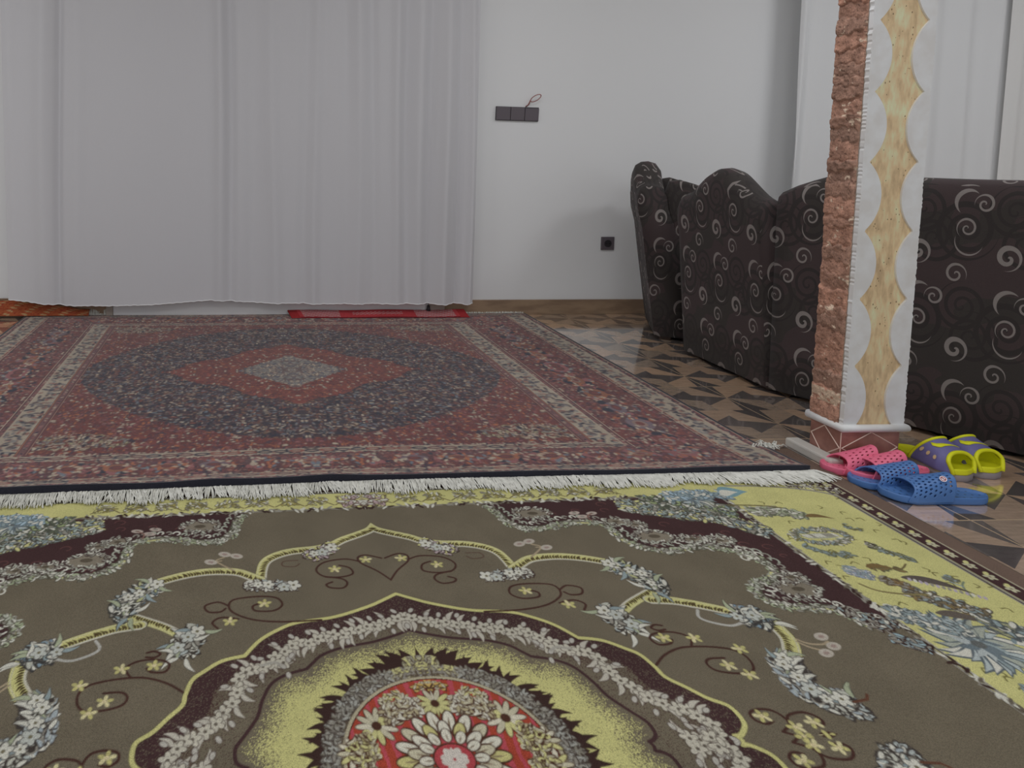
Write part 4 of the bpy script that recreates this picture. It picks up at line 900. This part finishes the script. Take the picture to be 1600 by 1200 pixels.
def armchair(w, depth, lean, label, loc, rz, ztop=.93, zsh=.80):
    t = thing('armchair', label, 'armchair', loc, rz, 'armchairs of the swirl-patterned suite')
    xs = np.linspace(-w/2, w/2, 31); rings = []
    for x in xs:
        a = abs(x)/(w/2); camel = zsh+(ztop-zsh)*(.5+.5*math.cos(min(1, a*1.08)*PI)); e = 1-.03*max(0, a-.92)/.08
        rings.append(ring_back(camel*e, lean, x))
    loft('back', rings, FAB, t)
    P = [(.13, .02), (.15-lean*.5, .45), (.13-lean, zsh-.06), (.15-lean, zsh+.02), (.20-lean, zsh+.03), (.27-lean*.8, zsh+.0), (.33-lean*.3, zsh-.07), (max(.38, depth*.55), .64), (depth*.66, .57), (depth-.06, .56), (depth, .50), (depth, .02)]
    side_wing(w/2-.085, w/2-.002, P, t); side_wing(-w/2+.002, -w/2+.085, P, t)
    cushion('seat_base', -w/2+.09, w/2-.09, .10, depth-.02, .04, .30, t, .015)
    cushion('seat_cushion', -w/2+.09, w/2-.09, .19, depth+.01, .30, .45, t, .04)
    for sx in (-1, 1):
        for yy in (.03, depth-.07): box('foot', sx*(w/2-.045)-.025, sx*(w/2-.045)+.025, yy, yy+.05, .0, .045, foot_m, t, .004)
    return t
rz1 = -PI/2-math.radians(27); W1 = .46
armchair(W1, .52, .115, 'far swirl-patterned dark armchair, turned in the corner by the white wall', (2.243-math.cos(rz1)*W1/2, 3.373-math.sin(rz1)*W1/2, 0), rz1, .955, .83)
armchair(.52, .62, .075, 'middle swirl-patterned dark armchair with a humped back, between the far armchair and the sofa', (2.222, 2.860, 0), -PI/2-.02, .935, .81)
def sofa():
    Ln = 2.0; t = thing('sofa', 'long dark swirl-patterned sofa seen from behind, passing behind the stone pillar', 'sofa', (2.215, 2.585, 0), -PI/3)
    SH = lambda p: (p[0]+.577*max(0, p[1])*(1-p[0]/Ln), p[1], p[2])
    rings = []
    for x in np.linspace(.0, Ln, 41):
        z = .845+.072*min(1, x/.16)**.8 if x < .16 else .917; z += .003*math.sin(x*9); z -= .05*max(0, (x-Ln+.08)/.08)
        rings.append([SH(p) for p in ring_back(z, .03, x, .2)])
    loft('back', rings, FAB, t)
    for a, b in ((.0, .2), (Ln-.2, Ln)):
        bm = box_bm(a+.01, b-.01, .20, .84, .03, .60); bmesh.ops.bevel(bm, geom=list(bm.edges), offset=.05, segments=4, affect='EDGES', profile=.5)
        for v in bm.verts: v.co = SH(v.co)
        bm_obj('armrest', bm, FAB, t, True)
    bm = box_bm(.2, Ln-.2, .21, .80, .05, .28)
    for v in bm.verts: v.co = SH(v.co)
    bm_obj('seat_base', bm, FAB, t)
    for k in range(3):
        a = .21+k*.527; bm = box_bm(a, a+.52, .24, .83, .28, .44); bmesh.ops.bevel(bm, geom=list(bm.edges), offset=.035, segments=3, affect='EDGES', profile=.5)
        for v in bm.verts: v.co = SH(v.co)
        bm_obj('seat_cushion', bm, FAB, t, True)
    for xx in (.12, Ln-.12):
        for yy in (.08, .76):
            c = SH((xx, yy, 0)); box('foot', c[0]-.025, c[0]+.025, c[1]-.025, c[1]+.025, 0, .05, foot_m, t, .004)
sofa()

# ------------------------------------------------------------------ sandals
def slide(label, toe, heel, wd, z0, c_sole, c_up, holes=True, x0=.42, x1=.86, H0=.045, H1=.066, group=None, tilt=0, th=.022, roll=0, name='slide_sandal', kids=False, back_peak=.016, pit=(.0165, .0150)):
    toe = Vector(toe); heel = Vector(heel); L = (toe-heel).length; a = math.atan2(toe.y-heel.y, toe.x-heel.x)
    t = thing(name, label, 'sandal', (heel.x, heel.y, z0), a, 'slide sandals beside the pillar'); t.rotation_euler = (roll, -tilt, a)
    def hw(s):
        s = min(max(s, 0), 1)
        b = np.interp(s, [0, .03, .10, .25, .45, .62, .78, .9, .97, 1], [0, .17, .31, .355, .37, .44, .50, .43, .26, 0]); return float(b)*wd
    ss = [0, .006, .02, .045, .08, .13, .2, .3, .4, .5, .6, .7, .78, .85, .905, .95, .98, .995, 1]
    def outline(sc, z): 
        o = []
        for s in ss: o.append((L*(.5+(s-.5)*(1-(1-sc)*.35)), hw(s)*sc*1.0, z+.004*max(0, s-.75)/.25))
        for s in ss[-2:0:-1]: o.append((L*(.5+(s-.5)*(1-(1-sc)*.35)), -hw(s)*sc, z+.004*max(0, s-.75)/.25))
        return o
    rings = [outline(.92, 0), outline(.985, .003), outline(1, .008), outline(1, th-.004), outline(.97, th), outline(.92, th-.001), outline(.86, th-.005), outline(.4, th-.006)]
    bm = bmesh.new(); vs = [[bm.verts.new(p) for p in r] for r in rings]; n = len(vs[0])
    for i in range(len(vs)-1):
        for k in range(n): bm.faces.new((vs[i][k], vs[i][(k+1) % n], vs[i+1][(k+1) % n], vs[i+1][k]))
    bm.faces.new(vs[0][::-1]); bm.faces.new(vs[-1])
    bm_obj('sole', bm, c_sole, t, True)
    um = c_up[0]
    def P(ph, s, off=0):
        sn = math.sin(ph); xb = x0-back_peak/L*sn*1.0; xf = x1-.10*sn; x = xb+(xf-xb)*s; H = H1+(H0-H1)*s
        w_ = hw(x)*1.0+.003+off; z = th*.35+(H-th*.35+off)*(abs(sn)**.72)
        return (x*L, w_*math.copysign(abs(math.cos(ph))**.85, math.cos(ph)), z)
    NP, NS = (150, 80) if holes else (60, 24)
    V_, F_ = [], []
    for i in range(NP+1):
        for j in range(NS+1): V_.append(P(PI*i/NP, j/NS))
    sl = L*(x1-x0); arcl = 2.6*max(wd/2, H1)
    for i in range(NP):
        for j in range(NS):
            if holes:
                du, dv = pit; uu = (i+.5)/NP*arcl; vv = (j+.5)/NS*sl; r = round(vv/dv); off = (r % 2)*du/2; cu = (round((uu-off)/du))*du+off
                if 1 <= r <= int(sl/dv)-0 and .012 < uu < arcl-.012 and vv > .007 and vv < sl-.007 and math.hypot((uu-cu)*1.0, (vv-r*dv)*1.0) < .0042: continue
            a_ = i*(NS+1)+j; F_.append((a_, a_+NS+1, a_+NS+2, a_+1))
    st = link_mesh('strap', V_, F_, um, t, True)
    so = st.modifiers.new('thickness', 'SOLIDIFY'); so.thickness = .004; so.offset = -1
    return t, P, L, hw, st
def dots(m, c, k):
    nt = m.node_tree; q = NT.__new__(NT); q.m = m; q.t = nt; q.b = nt.nodes['Principled BSDF']; q.L = nt.links.new; M = q.math
    co = q.n('ShaderNodeTexCoord'); s = q.n('ShaderNodeSeparateXYZ'); q.L(co.outputs['Object'], s.inputs[0]); n = q.n('ShaderNodeSeparateXYZ'); q.L(co.outputs['Normal'], n.inputs[0])
    f = [M('SUBTRACT', M('FRACT', M('ADD', M('DIVIDE', s.outputs[i], .019), .5)), .5) for i in (0, 1)]
    r = M('ADD', M('MULTIPLY', f[0], f[0]), M('MULTIPLY', f[1], f[1]))
    hit = M('MULTIPLY', M('LESS_THAN', r, .022), M('MULTIPLY', M('GREATER_THAN', n.outputs[2], .9), M('LESS_THAN', s.outputs[2], .024)))
    q.L(q.mix(hit, A4(c, k), A4(tuple(v*.62 for v in c), k)), q.b.inputs['Base Color'])
pinkm = mat('pink_rubber', (216, 84, 106), .45, .35, k=.5); bluem = mat('blue_rubber', (68, 104, 156), .42, .4, k=.70); purm = mat('purple_rubber', (100, 96, 140), .5, .35, k=.66); yelm = mat('yellow_rubber', (222, 212, 30), .45, .35, k=.60); dots(pinkm, (216, 84, 106), .5); dots(bluem, (68, 104, 156), .70); grym = mat('grey_outsole', (110, 102, 104), .7, k=.5)
PKc = (pinkm, (214, 84, 104)); BLc = (bluem, (70, 100, 150)); PUc = (purm, (98, 96, 146))
slide('pink perforated slide sandal at the left of the row, against the pillar base', (1.842, 1.928), (2.085, 1.922), .076, .001, pinkm, PKc, roll=0, H1=.084, H0=.05, pit=(.021, .0175))
slide('pink perforated slide sandal lying across the other pink one, in front of the pillar', (1.880, 1.880), (2.145, 1.893), .082, .006, pinkm, PKc, H1=.078, H0=.052, pit=(.021, .0175))
slide('dark blue perforated slide sandal half hidden behind the front blue one', (1.850, 1.843), (2.140, 1.834), .084, .001, bluem, BLc, H1=.074, H0=.05)
t, P, L, hw, st = slide('blue perforated slide sandal nearest the camera, with a round badge on its strap', (1.878, 1.778), (2.160, 1.745), .094, .001, bluem, BLc, H1=.078, H0=.052)
V_, F_ = [], []
c0 = Vector(P(PI*.36, .28, .002)); cA = (Vector(P(PI*.36+.05, .28, .002))-c0).normalized(); cB = (Vector(P(PI*.36, .35, .002))-c0).normalized(); nn = cA.cross(cB).normalized(); nn = nn if nn.z > 0 else -nn
def disc(r0_, r1_, h, m, nm, n=24):
    V_ = []; 
    for rr in (r0_, r1_):
        for k in range(n): V_.append(c0+nn*h+cA*rr*math.cos(2*PI*k/n)+cB*rr*math.sin(2*PI*k/n))
    F_ = [(k, (k+1) % n, n+(k+1) % n, n+k) for k in range(n)]
    if r0_ < .0005: pass
    return link_mesh(nm, V_, F_, m, st)
disc(.0001, .0095, .0018, mat('badge_silver', (176, 170, 176), .3, .5), 'badge'); disc(.0055, .0075, .0024, mat('badge_red', (132, 66, 66), .5), 'badge_ring')
V_, F_ = [], []
tube([c0+nn*.003+cA*(.004*math.sin(a*2.0))+cB*(.0045*a) for a in np.linspace(-1, 1, 9)], .0009, 5, V_, F_); link_mesh('badge_mark', V_, F_, bpy.data.materials['badge_red'], st)
def kids(label, toe, heel, wd, spots):
    t, P, L, hw, st = slide(label, toe, heel, wd, .016, yelm, PUc, holes=False, x0=.34, x1=.95, H0=.066, H1=.092, th=.020, back_peak=-.050)
    # outsole
    ring = lambda z, sc: [(L*s, hw(s)*sc, z) for s in np.linspace(0, 1, 26)]+[(L*s, -hw(s)*sc, z) for s in np.linspace(1, 0, 26)[1:-1]]
    loft('outsole', [ring(-.0155, .93), ring(-.010, 1.0), ring(.004, 1.02)], grym, t)
    V_, F_ = [], []; N = 60
    for i in range(N+1):
        for j in range(25): V_.append(P(PI*i/N, .0+j/24, -.0065))
    for i in range(N):
        for j in range(24): a_ = i*25+j; F_.append((a_, a_+1, a_+26, a_+25))
    link_mesh('lining', V_, F_, yelm, t, True)
    V_, F_ = [], []
    tube([P(PI*i/40, 1.0, .000) for i in range(41)], .0055, 8, V_, F_); link_mesh('rim', V_, F_, yelm, t, True); V_, F_ = [], []
    tube([P(PI*i/40, 0, .0) for i in range(41)], .0042, 8, V_, F_); link_mesh('rim', V_, F_, yelm, t, True)
    # swoosh on the upper, laid on its surface (along the arch, along the foot)
    top = [(0, .0), (.10, .045), (.22, .05), (.40, -.02), (.62, -.14), (1.0, -.36)]; bot = [(0, 0), (-.02, -.10), (.04, -.22), (.16, -.26), (.34, -.20), (.60, -.20), (1.0, -.37)]
    def sw(q, s): return P(PI*(.74-.42*s*0)-PI*.0+0, 0)
    V_, F_ = [], []; n = 24
    for i in range(n+1):
        s = i/n; yt = np.interp(s, [0, .08, .2, .45, 1], [.30, .62, .30, .10, -.42]); yb = np.interp(s, [0, .08, .2, .45, .7, 1], [.30, -.02, -.20, -.22, -.28, -.44])
        for yy in (yt, (yt+yb)/2, yb):
            ph = PI*(.72-.34*s+.02*yy); sf = .46-.52*yy; V_.append(P(ph, min(max(sf, .05), .9), .0022))
    for i in range(n):
        for j in range(2): a_ = i*3+j; F_.append((a_, a_+1, a_+4, a_+3))
    s_ = link_mesh('swoosh', V_, F_, yelm, st, True); s_.modifiers.new('thickness', 'SOLIDIFY').thickness = .0012
    if spots:
        tm = mat('tan_vent', (168, 146, 110), .6)
        for k in range(3):
            V_ = []; c = (.86-.0*k, .16+.24*k)
            for q in range(14): V_.append(P(PI*(c[0]+.035*math.cos(q*2*PI/14)), c[1]+.055*math.sin(q*2*PI/14), .0016))
            link_mesh('vent', V_, [tuple(range(14))], tm, st)
    return t
kids('purple and yellow child slide with a yellow swoosh, next to the pink sandals', (2.224, 1.850), (2.204, 2.040), .112, True)
kids('purple and yellow child slide with a yellow swoosh, rightmost shoe beside the sofa', (2.326, 1.862), (2.318, 2.052), .108, True)
